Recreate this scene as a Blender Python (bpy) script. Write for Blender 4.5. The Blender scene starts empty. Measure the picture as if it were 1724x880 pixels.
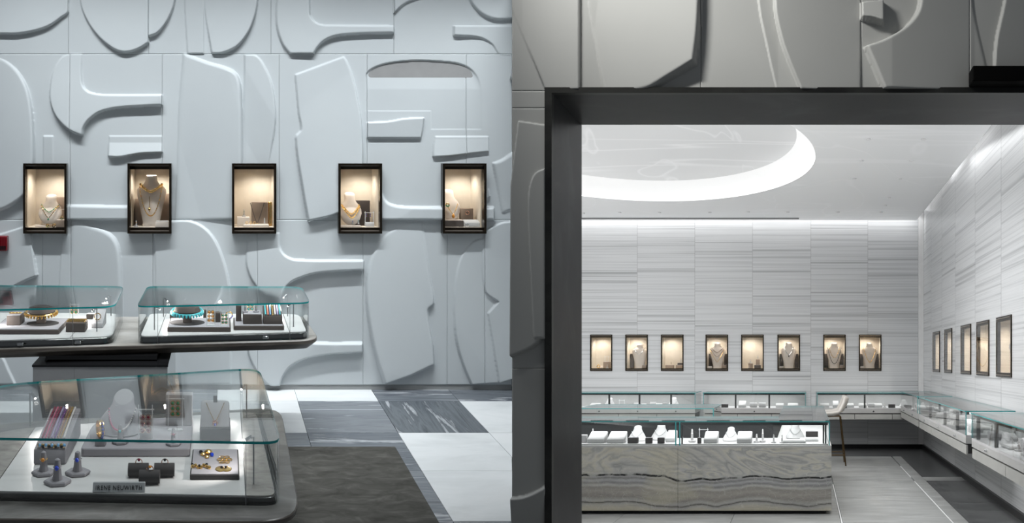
# A jewellery gallery: on the left a hall with a sculpted plaster relief wall, wall niches and two
# stone display tables; on the right a dark steel portal that opens into a marble salon.
import bpy, math, random
import numpy as np
from mathutils import Vector, Matrix
random.seed(7)
scene = bpy.context.scene
COL = scene.collection
PI = math.pi

# ------------------------------------------------------------------ camera, world, exposure, big lights
CAM_Z = 1.6
cd = bpy.data.cameras.new('camera'); cam = bpy.data.objects.new('camera', cd); COL.objects.link(cam)
cam.location = (0, 0, CAM_Z); cam.rotation_euler = (PI/2, 0, 0)
cd.sensor_width = 36; cd.lens = 36*1400/1724; cd.clip_start = .05; cd.clip_end = 60
scene.camera = cam
w = bpy.data.worlds.new('world'); scene.world = w; w.use_nodes = True
w.node_tree.nodes['Background'].inputs[0].default_value = (.86, .93, 1, 1)
w.node_tree.nodes['Background'].inputs[1].default_value = .13
vs = scene.view_settings
vs.view_transform = 'Standard'; vs.look = 'None'; vs.exposure = 0.0; vs.gamma = 1; vs.use_curve_mapping = False

# Both rooms are laid out on oblique grids: neither back wall meets its side walls at a right angle, the hall
# floor is raked up towards its wall and the salon's falls away from the portal.  A room's plan coordinates are
# (east, north, height); its axes below say where they point.
class Room:
    def __init__(s, origin, north):
        s.o = np.array(origin, float)
        s.B = np.array([[1, north[0], 0], [0, north[1], 0], [0, north[2], 1]], float)
    def __call__(s, e, n, h): return Vector(s.o + s.B @ np.array([e, n, h], float))
HALL = Room((0, 0, CAM_Z-1.85), (-.3457, 1, .1314))
SALON = Room((0, 0, CAM_Z-1.35), (.3514, 1, -.1207))
WALL = 6.475            # the hall's relief wall
PORTAL = 4.1            # the portal wall's face
BACK = 13.03            # the salon's back wall
EAST = 1.871            # the salon's right wall
CEIL = 3.547            # the salon's ceiling

def area(name, room, pos, target, sx, sy, power, col=(1, 1, 1), spread=PI, along=(1, 0, 0)):
    """a rectangular lamp; its side sx runs along the plan direction `along`"""
    l = bpy.data.lights.new(name, 'AREA'); l.shape = 'RECTANGLE'; l.size = sx; l.size_y = sy
    l.energy = power; l.color = col; l.spread = spread
    o = bpy.data.objects.new(name, l); COL.objects.link(o)
    p = room(*pos); o.location = p
    z = (p-room(*target)).normalized(); x = Vector(room.B @ np.array(along, float)); x = (x-z*x.dot(z)).normalized(); y = z.cross(x)
    o.rotation_euler = Matrix((x, y, z)).transposed().to_euler()
    return o
COOL = (.93, .975, 1)
area('hall_track_light', HALL, (.3, 5.35, 4.3), (.3, WALL, .1), 5.5, .10, 70, COOL, 1.32)
area('hall_table_light', HALL, (-.2, 3.9, 4.2), (-.2, 4.4, .5), 1.6, 1.0, 26, COOL, 1.5)
area('portal_track_light', SALON, (-1.3, 3.2, 4.1), (.1, PORTAL, 2.6), .5, .12, 17, (1, 1, .97), 1.5)
area('salon_ceiling_light', SALON, (-1.0, 8.9, CEIL-.05), (-1.0, 9.2, 0), 2.4, 5.0, 215, (1, 1, 1), 2.8)
area('salon_back_cove', SALON, (-1.9, BACK-.10, CEIL+.10), (-1.9, BACK-.02, 0), 7.4, .08, 17, (1, 1, 1), 2.2)
area('salon_east_cove', SALON, (EAST-.10, 8.9, CEIL+.10), (EAST-.02, 8.9, 0), 8.3, .08, 17, (1, 1, 1), 2.2, (0, 1, 0))

# unseen fill added to brighten the ceiling: inside the portal, in the west wing
area('salon_ceiling_fill_front', SALON, (.2, 5.0, .03), (-.2, 7.6, CEIL), 2.4, .15, 15, (1, 1, 1), 1.5)
area('salon_ceiling_fill_wing', SALON, (-4.7, 9.6, .6), (-1.6, 9.8, CEIL), .8, 4.0, 46, (1, 1, 1), 2.2, (1, 0, .5))

# ------------------------------------------------------------------ materials
MATS = {}
def new_mat(name):
    m = bpy.data.materials.new(name); m.use_nodes = True
    nt = m.node_tree; b = nt.nodes['Principled BSDF']; MATS[name] = m
    return m, nt, b
def N(nt, kind, **kw):
    n = nt.nodes.new(kind)
    for k, v in kw.items():
        if k.startswith('i_'):
            n.inputs[k[2:].replace('_', ' ')].default_value = v
        else: setattr(n, k, v)
    return n
def coords(nt, scale, rand=0.0):
    at = N(nt, 'ShaderNodeAttribute', attribute_name='plan')
    mp = N(nt, 'ShaderNodeVectorMath', operation='MULTIPLY'); mp.inputs[1].default_value = scale
    nt.links.new(at.outputs['Vector'], mp.inputs[0])
    if not rand: return mp.outputs[0]
    oi = N(nt, 'ShaderNodeObjectInfo'); sc = N(nt, 'ShaderNodeMath', operation='MULTIPLY'); sc.inputs[1].default_value = rand
    nt.links.new(oi.outputs['Random'], sc.inputs[0])
    ad = N(nt, 'ShaderNodeVectorMath', operation='ADD')
    nt.links.new(mp.outputs[0], ad.inputs[0]); nt.links.new(sc.outputs[0], ad.inputs[1])
    return ad.outputs[0]
def ramp(nt, fac, stops):
    r = N(nt, 'ShaderNodeValToRGB'); e = r.color_ramp.elements
    while len(e) < len(stops): e.new(.5)
    for k, (p, c) in enumerate(stops): e[k].position = p; e[k].color = (*c, 1)
    nt.links.new(fac, r.inputs[0]); return r.outputs[0]
def noise(nt, vec, scale=1, detail=4, rough=.55, dist=0):
    n = N(nt, 'ShaderNodeTexNoise'); n.inputs['Scale'].default_value = scale; n.inputs['Detail'].default_value = detail
    n.inputs['Roughness'].default_value = rough; n.inputs['Distortion'].default_value = dist
    nt.links.new(vec, n.inputs['Vector']); return n.outputs['Fac']
def mix(nt, fac, a, b):
    m = N(nt, 'ShaderNodeMix', data_type='RGBA')
    for s, v in ((0, fac), (6, a), (7, b)):
        if isinstance(v, (int, float)): m.inputs[s].default_value = v
        elif isinstance(v, tuple): m.inputs[s].default_value = (*v, 1)
        else: nt.links.new(v, m.inputs[s])
    return m.outputs[2]
def bump(nt, b, fac, strength, dist=.01):
    n = N(nt, 'ShaderNodeBump'); n.inputs['Strength'].default_value = strength; n.inputs['Distance'].default_value = dist
    nt.links.new(fac, n.inputs['Height']); nt.links.new(n.outputs[0], b.inputs['Normal'])
def plain(name, col, rough=.5, metal=0, spec=.5, var=.06, scale=(9, 9, 9)):
    m, nt, b = new_mat(name)
    f = noise(nt, coords(nt, scale), 1, 5)
    nt.links.new(ramp(nt, f, [(.25, tuple(c*(1-var) for c in col)), (.75, tuple(min(1, c*(1+var)) for c in col))]), b.inputs['Base Color'])
    b.inputs['Roughness'].default_value = rough; b.inputs['Metallic'].default_value = metal
    b.inputs['Specular IOR Level'].default_value = spec
    return m
def veined(name, stops, scale, rand=40, rough=.3, dist=.6, detail=8, fine=None, spec=.5):
    m, nt, b = new_mat(name)
    f = noise(nt, coords(nt, scale, rand), 1, detail, .6, dist)
    c = ramp(nt, f, stops)
    if fine:
        g = noise(nt, coords(nt, fine, rand), 1, 3, .5, .3)
        c = mix(nt, ramp(nt, g, [(.44, (0, 0, 0)), (.5, (.55, .55, .55)), (.56, (0, 0, 0))]), c, fine_col)
    nt.links.new(c, b.inputs['Base Color']); b.inputs['Roughness'].default_value = rough
    b.inputs['Specular IOR Level'].default_value = spec
    return m
fine_col = (.75, .76, .78)

m, nt, b = new_mat('relief_plaster')
f = noise(nt, coords(nt, (60, 60, 60)), 1, 4)
nt.links.new(ramp(nt, noise(nt, coords(nt, (1.5, 1.5, 1.5)), 1, 3), [(.3, (.53, .565, .585)), (.7, (.56, .595, .61))]), b.inputs['Base Color'])
b.inputs['Roughness'].default_value = .55; b.inputs['Specular IOR Level'].default_value = .3; bump(nt, b, f, .04, .004)
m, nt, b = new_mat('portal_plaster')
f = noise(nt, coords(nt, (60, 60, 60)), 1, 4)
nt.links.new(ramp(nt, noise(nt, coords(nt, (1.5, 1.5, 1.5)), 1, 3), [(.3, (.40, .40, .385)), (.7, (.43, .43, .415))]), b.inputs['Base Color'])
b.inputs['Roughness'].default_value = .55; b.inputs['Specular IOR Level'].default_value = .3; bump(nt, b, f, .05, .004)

veined('marble_white', [(.3, (.60, .62, .63)), (.5, (.72, .74, .75)), (.7, (.78, .79, .80))], (1.2, 3.2, 1), rough=.25)
veined('marble_grey', [(.25, (.11, .12, .135)), (.42, (.20, .215, .235)), (.55, (.15, .165, .185)), (.62, (.42, .44, .46)), (.72, (.18, .195, .215))], (.9, 8, 1), rough=.25, dist=1.2)
veined('marble_dark', [(.28, (.07, .08, .095)), (.45, (.15, .165, .185)), (.55, (.10, .11, .13)), (.63, (.42, .44, .46)), (.7, (.13, .14, .16))], (1.2, 12, 1), rough=.22, dist=.8)
veined('marble_dark_cross', [(.28, (.05, .058, .07)), (.45, (.12, .135, .15)), (.55, (.075, .085, .1)), (.64, (.40, .42, .44)), (.7, (.10, .11, .125))], (14, 1.1, 1), rough=.22, dist=.8)
veined('rug_wool', [(.3, (.055, .053, .048)), (.55, (.09, .088, .080)), (.75, (.14, .136, .125))], (7, 14, 7), 0, .95, .8, spec=.1)
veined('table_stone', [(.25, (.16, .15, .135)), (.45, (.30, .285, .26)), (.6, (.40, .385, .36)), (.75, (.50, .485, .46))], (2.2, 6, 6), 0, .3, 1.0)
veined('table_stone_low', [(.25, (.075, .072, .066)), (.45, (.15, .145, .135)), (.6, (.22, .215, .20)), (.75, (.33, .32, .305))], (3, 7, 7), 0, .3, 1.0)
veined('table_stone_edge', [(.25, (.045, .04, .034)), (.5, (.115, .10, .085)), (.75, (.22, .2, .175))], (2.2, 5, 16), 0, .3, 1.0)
veined('deck_stone', [(.25, (.55, .54, .53)), (.5, (.70, .69, .68)), (.75, (.76, .75, .74))], (1.5, 5, 5), 0, .3, 1.0)
veined('deck_stone_brown', [(.3, (.22, .20, .185)), (.5, (.33, .31, .285)), (.66, (.40, .38, .35)), (.71, (.16, .145, .13))], (9, 16, 9), 0, .35, 1.0)
veined('rail_stone', [(.3, (.03, .03, .03)), (.6, (.09, .09, .087)), (.8, (.22, .22, .21))], (2.5, 4, 12), 0, .2, .8)
veined('salon_marble', [(.25, (.28, .285, .295)), (.36, (.44, .45, .46)), (.45, (.58, .59, .60)), (.55, (.65, .66, .67)), (.62, (.52, .53, .54)), (.72, (.62, .63, .64))], (.14, .14, 30), 60, .35, .06, 5)
veined('salon_floor_stone', [(.3, (.205, .21, .207)), (.5, (.27, .276, .272)), (.72, (.36, .366, .362))], (2, 9, 3), 30, .3, .7)
veined('salon_floor_dark', [(.3, (.045, .047, .048)), (.55, (.085, .088, .09)), (.75, (.15, .155, .155))], (2, 14, 3), 30, .25, .5)
plain('inlay_white', (.75, .76, .76), .3)
plain('box_black', (.003, .003, .003), .9, spec=.1)
plain('skirting_black', (.012, .012, .013), .4)
plain('skirting_grey', (.30, .31, .31), .5)
m, nt, b = new_mat('portal_steel')
f = noise(nt, coords(nt, (2.2, 3, 2.2)), 1, 6, .6, .5)
nt.links.new(ramp(nt, f, [(.3, (.010, .0105, .012)), (.55, (.019, .019, .021)), (.75, (.042, .042, .044))]), b.inputs['Base Color'])
b.inputs['Metallic'].default_value = .12; b.inputs['Roughness'].default_value = .4; b.inputs['Specular IOR Level'].default_value = .2
m, nt, b = new_mat('portal_steel_face')
f = noise(nt, coords(nt, (1.5, 3, 3)), 1, 6, .6, .5)
nt.links.new(ramp(nt, f, [(.4, (.012, .012, .012)), (.75, (.055, .055, .05))]), b.inputs['Base Color'])
b.inputs['Metallic'].default_value = .4; b.inputs['Roughness'].default_value = .45
plain('bronze', (.045, .034, .024), .22, .85, var=.5, scale=(40, 40, 40))
plain('bronze_edge', (.50, .44, .38), .3, .8)
plain('niche_suede', (.70, .63, .53), .9, var=.05, scale=(20, 20, 20))
plain('pad_cream', (.72, .64, .57), .85)
plain('pad_taupe', (.34, .26, .20), .85)
plain('pad_grey', (.35, .335, .355), .9)
plain('pad_grey_light', (.44, .43, .44), .9)
plain('pad_charcoal', (.055, .05, .05), .85)
plain('pad_brown', (.085, .068, .06), .85)
plain('pad_white', (.52, .515, .52), .7)
plain('pad_silver', (.46, .46, .46), .7)
plain('gold', (.95, .62, .22), .25, 1)
plain('rose_gold', (.90, .52, .38), .25, 1)
plain('silver', (.82, .82, .83), .2, 1)
plain('chrome', (.62, .63, .64), .15, 1)
plain('trim_metal', (.80, .80, .80), .4)
plain('steel_post', (.40, .41, .42), .3, 1)
plain('polished_rail', (.22, .22, .22), .08, 1, var=.25, scale=(4, 9, 9))
plain('black_gloss', (.01, .01, .011), .08)
plain('plinth_mirror', (.46, .465, .47), .12, .35, var=.04)
plain('acrylic', (.80, .82, .83), .15)
plain('pearl', (.90, .86, .84), .2)
plain('gem_blue', (.02, .06, .55), .08); plain('gem_pink', (.70, .18, .30), .1); plain('gem_red', (.18, .01, .03), .1)
plain('gem_turquoise', (.10, .55, .60), .2); plain('gem_green', (.02, .28, .14), .1); plain('gem_purple', (.22, .08, .32), .1)
plain('gem_lavender', (.48, .40, .62), .2); plain('gem_garnet', (.32, .05, .10), .1); plain('gem_amber', (.75, .30, .04), .1)
plain('gem_coral', (.80, .25, .16), .3); plain('gem_black', (.01, .01, .012), .1); plain('gem_sky', (.25, .50, .80), .1)
plain('alarm_red', (.16, .006, .012), .25); plain('alarm_dark', (.02, .004, .006), .15)
plain('plaque_grey', (.40, .41, .42), .4); plain('letter_black', (.01, .01, .01), .5)
plain('case_stone', (.50, .50, .49), .4); plain('drawer_stone', (.44, .44, .42), .45)
plain('drawer_gap', (.03, .03, .03), .5); plain('case_frame', (.10, .105, .11), .2, .7)
plain('ceiling_paint', (.62, .62, .63), .3)
plain('white_paint', (.80, .80, .80), .6)
plain('seat_leather', (.60, .57, .53), .5); plain('leg_bronze', (.10, .065, .03), .3, .8)
plain('dark_panel', (.02, .021, .023), .6)
plain('plaster_back', (.3, .3, .3), .8)

def glass(name, tint, edge=False):
    m, nt, b = new_mat(name); nt.nodes.remove(b)
    out = nt.nodes['Material Output']
    t = N(nt, 'ShaderNodeBsdfTransparent'); t.inputs[0].default_value = (*tint, 1)
    g = N(nt, 'ShaderNodeBsdfGlossy'); g.inputs['Roughness'].default_value = 0
    fr = N(nt, 'ShaderNodeFresnel'); ge = N(nt, 'ShaderNodeNewGeometry')
    ma = N(nt, 'ShaderNodeMath', operation='MULTIPLY_ADD'); ma.inputs[1].default_value = 1/1.5-1.5; ma.inputs[2].default_value = 1.5
    nt.links.new(ge.outputs['Backfacing'], ma.inputs[0]); nt.links.new(ma.outputs[0], fr.inputs[0])   # a pane is left at the angle it is met
    mx = N(nt, 'ShaderNodeMixShader')
    nt.links.new(fr.outputs[0], mx.inputs[0]); nt.links.new(t.outputs[0], mx.inputs[1]); nt.links.new(g.outputs[0], mx.inputs[2])
    nt.links.new(mx.outputs[0], out.inputs[0])
    return m
glass('case_glass', (.985, .996, .993))
glass('niche_glass', (.99, .99, .985))
m, nt, b = new_mat('glass_edge')
nt.links.new(ramp(nt, noise(nt, coords(nt, (5, 5, 5)), 1, 3), [(.3, (.0, .27, .29)), (.7, (.02, .45, .45))]), b.inputs['Base Color'])
b.inputs['Roughness'].default_value = .2
m, nt, b = new_mat('glass_edge_pale')
b.inputs['Base Color'].default_value = (.06, .36, .37, 1); b.inputs['Roughness'].default_value = .2
def lamp_mat(name, col, s):
    m, nt, b = new_mat(name); b.inputs['Base Color'].default_value = (.8, .8, .8, 1)
    b.inputs['Emission Color'].default_value = (*col, 1); b.inputs['Emission Strength'].default_value = s
lamp_mat('lamp_white', (1, .97, .92), 6); lamp_mat('niche_strip', (1, .9, .75), .9); lamp_mat('led_strip', (1, 1, 1), 1.5); lamp_mat('led_bright', (1, 1, 1), 2.5); lamp_mat('recess_face_glow', (1, 1, 1), .36); lamp_mat('cove_strip', (1, 1, 1), 1.3)
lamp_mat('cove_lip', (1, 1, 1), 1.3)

# polished plaster of the ceiling with streaks of reflected light painted in faintly
for nm, lo, hi in (('ceiling_polished', (.88, .885, .89), (.94, .94, .95)), ('dome_polished', (.78, .785, .79), (.93, .93, .94))):
    m, nt, b = new_mat(nm)
    v = coords(nt, (.10, 1.1, 1)); f = noise(nt, v, 1.1, 2, .4, .5)
    v2 = coords(nt, (.9, .35, 1)); f2 = noise(nt, v2, .8, 2, .4, 1.2)
    s1 = ramp(nt, f, [(.488, (0, 0, 0)), (.5, (.9, .9, .9)), (.512, (0, 0, 0))])
    s2 = ramp(nt, f2, [(.492, (0, 0, 0)), (.5, (.8, .8, .8)), (.508, (0, 0, 0))])
    c = mix(nt, s1, lo, hi); c = mix(nt, s2, c, hi)
    nt.links.new(c, b.inputs['Base Color']); b.inputs['Roughness'].default_value = .3

def noise_vec(nt, scale, amount):
    """plan coordinates pushed about by noise"""
    v = coords(nt, scale); n = N(nt, 'ShaderNodeTexNoise'); n.inputs['Scale'].default_value = 1.2; nt.links.new(v, n.inputs['Vector'])
    m = N(nt, 'ShaderNodeVectorMath', operation='MULTIPLY'); m.inputs[1].default_value = (amount*3,)*3; nt.links.new(n.outputs['Color'], m.inputs[0])
    a = N(nt, 'ShaderNodeVectorMath', operation='ADD'); nt.links.new(v, a.inputs[0]); nt.links.new(m.outputs[0], a.inputs[1]); return a.outputs[0]
# banded onyx of the island: warped horizontal bands, two black veins, honey patches near the foot
m, nt, b = new_mat('onyx')
at = N(nt, 'ShaderNodeAttribute', attribute_name='plan'); sp = N(nt, 'ShaderNodeSeparateXYZ'); nt.links.new(at.outputs['Vector'], sp.inputs[0])
def math_(op, a, bb):
    n = N(nt, 'ShaderNodeMath', operation=op)
    for k, v in ((0, a), (1, bb)):
        if isinstance(v, (int, float)): n.inputs[k].default_value = v
        else: nt.links.new(v, n.inputs[k])
    return n.outputs[0]
big = noise(nt, coords(nt, (1.3, 1.3, .8)), 1, 2, .45, .3)
mid = noise(nt, coords(nt, (6, 6, 4)), 1, 3, .55, .3)
fin = noise(nt, coords(nt, (3, 3, 26)), 1, 4, .6, .5)
swirl = noise(nt, coords(nt, (.85, .85, 2.3)), 1, 3, .5, 2.6)
patch = noise(nt, coords(nt, (2.0, 2.0, 3)), 1, 3, .5, .8)
zz = math_('ADD', math_('ADD', sp.outputs[2], math_('MULTIPLY', math_('SUBTRACT', big, .5), .26)), math_('MULTIPLY', math_('SUBTRACT', mid, .5), .035))
zn = math_('DIVIDE', zz, .62)
base = ramp(nt, zn, [(.0, (.47, .43, .31)), (.10, (.52, .49, .40)), (.15, (.42, .41, .385)), (.18, (.20, .195, .185)), (.21, (.42, .41, .395)), (.26, (.25, .235, .21)),
                     (.33, (.34, .315, .285)), (.39, (.27, .255, .23)), (.42, (.46, .45, .43)), (.455, (.20, .20, .205)), (.49, (.40, .40, .41)), (.52, (.18, .18, .185)), (.545, (.36, .36, .36)), (.60, (.46, .46, .44)), (1, (.44, .435, .41))])
sw = ramp(nt, swirl, [(.30, (.30, .30, .295)), (.38, (.50, .49, .45)), (.415, (.28, .28, .275)), (.45, (.46, .455, .43)), (.49, (.54, .52, .44)), (.52, (.30, .30, .295)), (.56, (.48, .475, .455)), (.60, (.55, .53, .44)), (.64, (.33, .325, .315)), (.7, (.5, .49, .46))])
upper = ramp(nt, zn, [(.56, (.12, .12, .12)), (.66, (.8, .8, .8))])
base = mix(nt, upper, base, sw)
base = mix(nt, ramp(nt, patch, [(.52, (0, 0, 0)), (.66, (.5, .5, .5))]), base, (.50, .47, .36))
base = mix(nt, ramp(nt, fin, [(.5, (0, 0, 0)), (.7, (.35, .35, .35))]), base, (.20, .195, .18))
v1 = ramp(nt, zn, [(.548, (0, 0, 0)), (.556, (1, 1, 1)), (.572, (1, 1, 1)), (.584, (0, 0, 0))])
v1 = mix(nt, ramp(nt, noise(nt, coords(nt, (7, 7, 7)), 1, 3), [(.38, (.1, .1, .1)), (.50, (1, 1, 1))]), (0, 0, 0), v1)
v2 = ramp(nt, zn, [(.172, (0, 0, 0)), (.18, (.9, .9, .9)), (.188, (0, 0, 0))])
base = mix(nt, v1, base, (.018, .018, .018)); base = mix(nt, v2, base, (.04, .04, .035))
cr = N(nt, 'ShaderNodeTexVoronoi', feature='DISTANCE_TO_EDGE'); nt.links.new(noise_vec(nt, (3.2, 3.2, 4), .35), cr.inputs['Vector'])
base = mix(nt, ramp(nt, cr.outputs['Distance'], [(.0, (.5, .5, .5)), (.014, (0, 0, 0))]), base, (.70, .69, .64))
hs = N(nt, 'ShaderNodeHueSaturation'); hs.inputs['Value'].default_value = 1.12; nt.links.new(base, hs.inputs['Color'])
nt.links.new(hs.outputs[0], b.inputs['Base Color']); b.inputs['Roughness'].default_value = .25

# ------------------------------------------------------------------ geometry
class G:
    """Collects vertices, faces and a material slot per face, in plan coordinates."""
    def __init__(s): s.v = []; s.f = []; s.m = []
    def add(s, vs, fs, mi=0):
        k = len(s.v); s.v += [tuple(map(float, p)) for p in vs]
        s.f += [tuple(i+k for i in f) for f in fs]; s.m += [mi]*len(fs); return s
    def xf(s, fn, start=0):
        s.v[start:] = [tuple(fn(*p)) for p in s.v[start:]]; return s
    def loft(s, rings, mi=0, cap0=True, cap1=True, closed=True):
        n = len(rings[0]); vs = [p for r in rings for p in r]; fs = []
        for i in range(len(rings)-1):
            for j in range(n if closed else n-1):
                a, b_ = i*n+j, i*n+(j+1) % n
                fs.append((a, b_, b_+n, a+n))
        if cap0: fs.append(tuple(range(n-1, -1, -1)))
        if cap1: fs.append(tuple(range((len(rings)-1)*n, len(rings)*n)))
        return s.add(vs, fs, mi)
    def box(s, x0, x1, y0, y1, z0, z1, mi=0, bev=0):
        if bev:
            o = [(x0+bev, y0), (x1-bev, y0), (x1, y0+bev), (x1, y1-bev), (x1-bev, y1), (x0+bev, y1), (x0, y1-bev), (x0, y0+bev)]
            return s.prism(o, z0, z1, mi, bev)
        vs = [(x0, y0, z0), (x1, y0, z0), (x1, y1, z0), (x0, y1, z0), (x0, y0, z1), (x1, y0, z1), (x1, y1, z1), (x0, y1, z1)]
        return s.add(vs, [(3, 2, 1, 0), (4, 5, 6, 7), (0, 1, 5, 4), (1, 2, 6, 5), (2, 3, 7, 6), (3, 0, 4, 7)], mi)
    def prism(s, o, z0, z1, mi=0, bev=0, side=None):
        if bev:
            i = inset(o, bev)
            rings = [[(*p, z0) for p in i], [(*p, z0+bev) for p in o], [(*p, z1-bev) for p in o], [(*p, z1) for p in i]]
        else: rings = [[(*p, z0) for p in o], [(*p, z1) for p in o]]
        k = len(s.m); s.loft(rings, mi)
        if side is not None:
            for q in range(k, len(s.m)-2): s.m[q] = side
        return s
    def ring_wall(s, o, t, z0, z1, mi=0):
        i = inset(o, t); n = len(o)
        vs = [(*p, z0) for p in o]+[(*p, z1) for p in o]+[(*p, z1) for p in i]+[(*p, z0) for p in i]; fs = []
        for a in range(n):
            b_ = (a+1) % n
            for q in range(4):
                fs.append((q*n+a, q*n+b_, ((q+1) % 4)*n+b_, ((q+1) % 4)*n+a))
        return s.add(vs, fs, mi)
    def tube(s, pts, r, n=6, mi=0, closed=False):
        P = [Vector(p) for p in pts]; L = len(P); rings = []
        for i, p in enumerate(P):
            t = (P[(i+1) % L]-P[i-1]) if closed else (P[min(i+1, L-1)]-P[max(i-1, 0)])
            t.normalize(); up = Vector((0, 0, 1)) if abs(t.z) < .9 else Vector((1, 0, 0))
            u = t.cross(up).normalized(); v = u.cross(t); rr = r[i] if isinstance(r, (list, tuple)) else r
            rings.append([p+u*(math.cos(2*PI*k/n)*rr)+v*(math.sin(2*PI*k/n)*rr) for k in range(n)])
        if closed: rings.append(rings[0])
        return s.loft(rings, mi, not closed, not closed)
    def lathe(s, prof, n=16, sx=1, sy=1, mi=0, c=(0, 0, 0)):
        return s.loft([[(c[0]+r*sx*math.cos(2*PI*k/n), c[1]+r*sy*math.sin(2*PI*k/n), c[2]+z) for k in range(n)] for r, z in prof], mi)
    def ball(s, c, r, n=8, mi=0, sz=1):
        return s.lathe([(max(1e-4, r*math.sin(PI*i/(n//2+1))), -r*sz*math.cos(PI*i/(n//2+1))) for i in range(n//2+2)], n, mi=mi, c=c)
    def torus(s, c, R, r, axis='z', n=16, k=6, mi=0):
        pts = []
        for i in range(n):
            a = 2*PI*i/n; u, v = R*math.cos(a), R*math.sin(a)
            pts.append({'z': (c[0]+u, c[1]+v, c[2]), 'y': (c[0]+u, c[1], c[2]+v), 'x': (c[0], c[1]+u, c[2]+v)}[axis])
        return s.tube(pts, r, k, mi, True)
def inset(o, d):
    n = len(o); out = []
    A = sum(o[i][0]*o[(i+1) % n][1]-o[(i+1) % n][0]*o[i][1] for i in range(n)); sg = 1 if A > 0 else -1
    for i in range(n):
        p, a, q = Vector(o[i-1]), Vector(o[i]), Vector(o[(i+1) % n])
        e1 = (a-p).normalized(); e2 = (q-a).normalized()
        n1 = Vector((-e1.y, e1.x))*sg; n2 = Vector((-e2.y, e2.x))*sg
        b_ = n1+n2; L = b_.length
        b_ = b_/L if L > 1e-6 else n1
        k = max(.35, b_.dot(n1)); r = a+b_*(d/k); out.append((r.x, r.y))
    return out
def rounded(pts, rads, seg=7):
    out = []; n = len(pts)
    for i in range(n):
        p, a, q = Vector(pts[i-1]), Vector(pts[i]), Vector(pts[(i+1) % n]); r = rads[i] if isinstance(rads, (list, tuple)) else rads
        if r <= 0: out.append(tuple(a)); continue
        p1 = a+(p-a).normalized()*r; p2 = a+(q-a).normalized()*r
        for k in range(seg+1):
            t = k/seg; c = p1*(1-t)**2+a*2*t*(1-t)+p2*t*t
            # pull towards a circular arc
            out.append((c.x+(a.x-c.x)*.18*4*t*(1-t), c.y+(a.y-c.y)*.18*4*t*(1-t)))
    return out

GROUPS = {'ring': 'rings on display', 'necklace': 'necklaces on display', 'bracelet': 'bracelets on display', 'earrings': 'earrings on display', 'bust': 'necklace busts', 'ring stand': 'ring stands',
          'display stand': 'padded display pieces', 'earring stand': 'clear earring racks', 'brooch': 'brooches on the charcoal tray', 'display niche': 'recessed jewellery niches', 'tray': 'display trays',
          'display case': 'glass display cases', 'table': 'stone display tables', 'necklace stand': 'collar stands', 'display mat': 'round display mats', 'counter': 'glass-topped counters'}
def group_of(cat): return GROUPS.get(cat)
def mesh_of(g, room, name, mats, smooth):
    me = bpy.data.meshes.new(name)
    V = np.array(g.v, float); W = V @ room.B.T
    me.from_pydata(W.tolist(), [], g.f)
    for mm in (mats if isinstance(mats, (list, tuple)) else [mats]): me.materials.append(MATS[mm])
    if len(me.polygons) == len(g.m) and any(g.m): me.polygons.foreach_set('material_index', g.m)
    at = me.attributes.new('plan', 'FLOAT_VECTOR', 'POINT'); at.data.foreach_set('vector', V.ravel())
    if smooth:
        me.polygons.foreach_set('use_smooth', [True]*len(me.polygons))
        if smooth != 'all': me.set_sharp_from_angle(angle=math.radians(38))
    return me
def tag(o, label=None, cat=None, group=None, kind=None):
    if label: o['label'] = label
    if cat: o['category'] = cat
    if group: o['group'] = group
    if kind: o['kind'] = kind
    return o
def thing(name, room, base, label, cat, group=None):
    o = bpy.data.objects.new(name, None); COL.objects.link(o); o.empty_display_size = .05
    o.location = room(base[0], base[1], base[2]+GAP+.002*base[2])
    ROOM[o.name] = room
    return tag(o, label, cat, group or group_of(cat))
ROOM = {}
GAP = .0006             # things rest a hair above what carries them
def part(name, g, mats, parent, smooth=True, label=None, kind=None, room=None):
    room = room or ROOM[parent.name]
    o = bpy.data.objects.new(name, mesh_of(g, room, name, mats, smooth)); COL.objects.link(o)
    if parent: o.parent = parent
    ROOM[o.name] = room
    return tag(o, label, None, None, kind)
def solo(name, room, base, g, mats, label, cat, group=None, smooth=True, kind=None):
    o = bpy.data.objects.new(name, mesh_of(g, room, name, mats, smooth)); COL.objects.link(o)
    o.location = room(base[0], base[1], base[2]+(0 if kind else GAP+.002*base[2])); ROOM[o.name] = room
    return tag(o, label, cat, group or group_of(cat), kind)
def struct(name, room):
    o = bpy.data.objects.new(name, None); COL.objects.link(o); o.location = room(0, 0, 0); o['kind'] = 'structure'
    ROOM[o.name] = room; return o
def spot(parent, off, target, power, size=1.2, col=(1, .96, .92), rad=.01):
    l = bpy.data.lights.new('lamp_light', 'SPOT'); l.energy = power; l.spot_size = size; l.spot_blend = .8; l.color = col; l.shadow_soft_size = rad
    o = bpy.data.objects.new('lamp_light', l); COL.objects.link(o); o.parent = parent
    room = ROOM[parent.name]; a = room.B @ np.array(off, float); t = room.B @ np.array(target, float)
    o.location = a; o.rotation_euler = Vector(t-a).to_track_quat('-Z', 'Y').to_euler(); return o
def alight(parent, off, sx, sy, power, col=(1, 1, 1), spread=2.6):
    l = bpy.data.lights.new('lamp_light', 'AREA'); l.shape = 'RECTANGLE'; l.size = sx; l.size_y = sy; l.energy = power; l.color = col; l.spread = spread
    o = bpy.data.objects.new('lamp_light', l); COL.objects.link(o); o.parent = parent
    o.location = ROOM[parent.name].B @ np.array(off, float); return o

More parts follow.
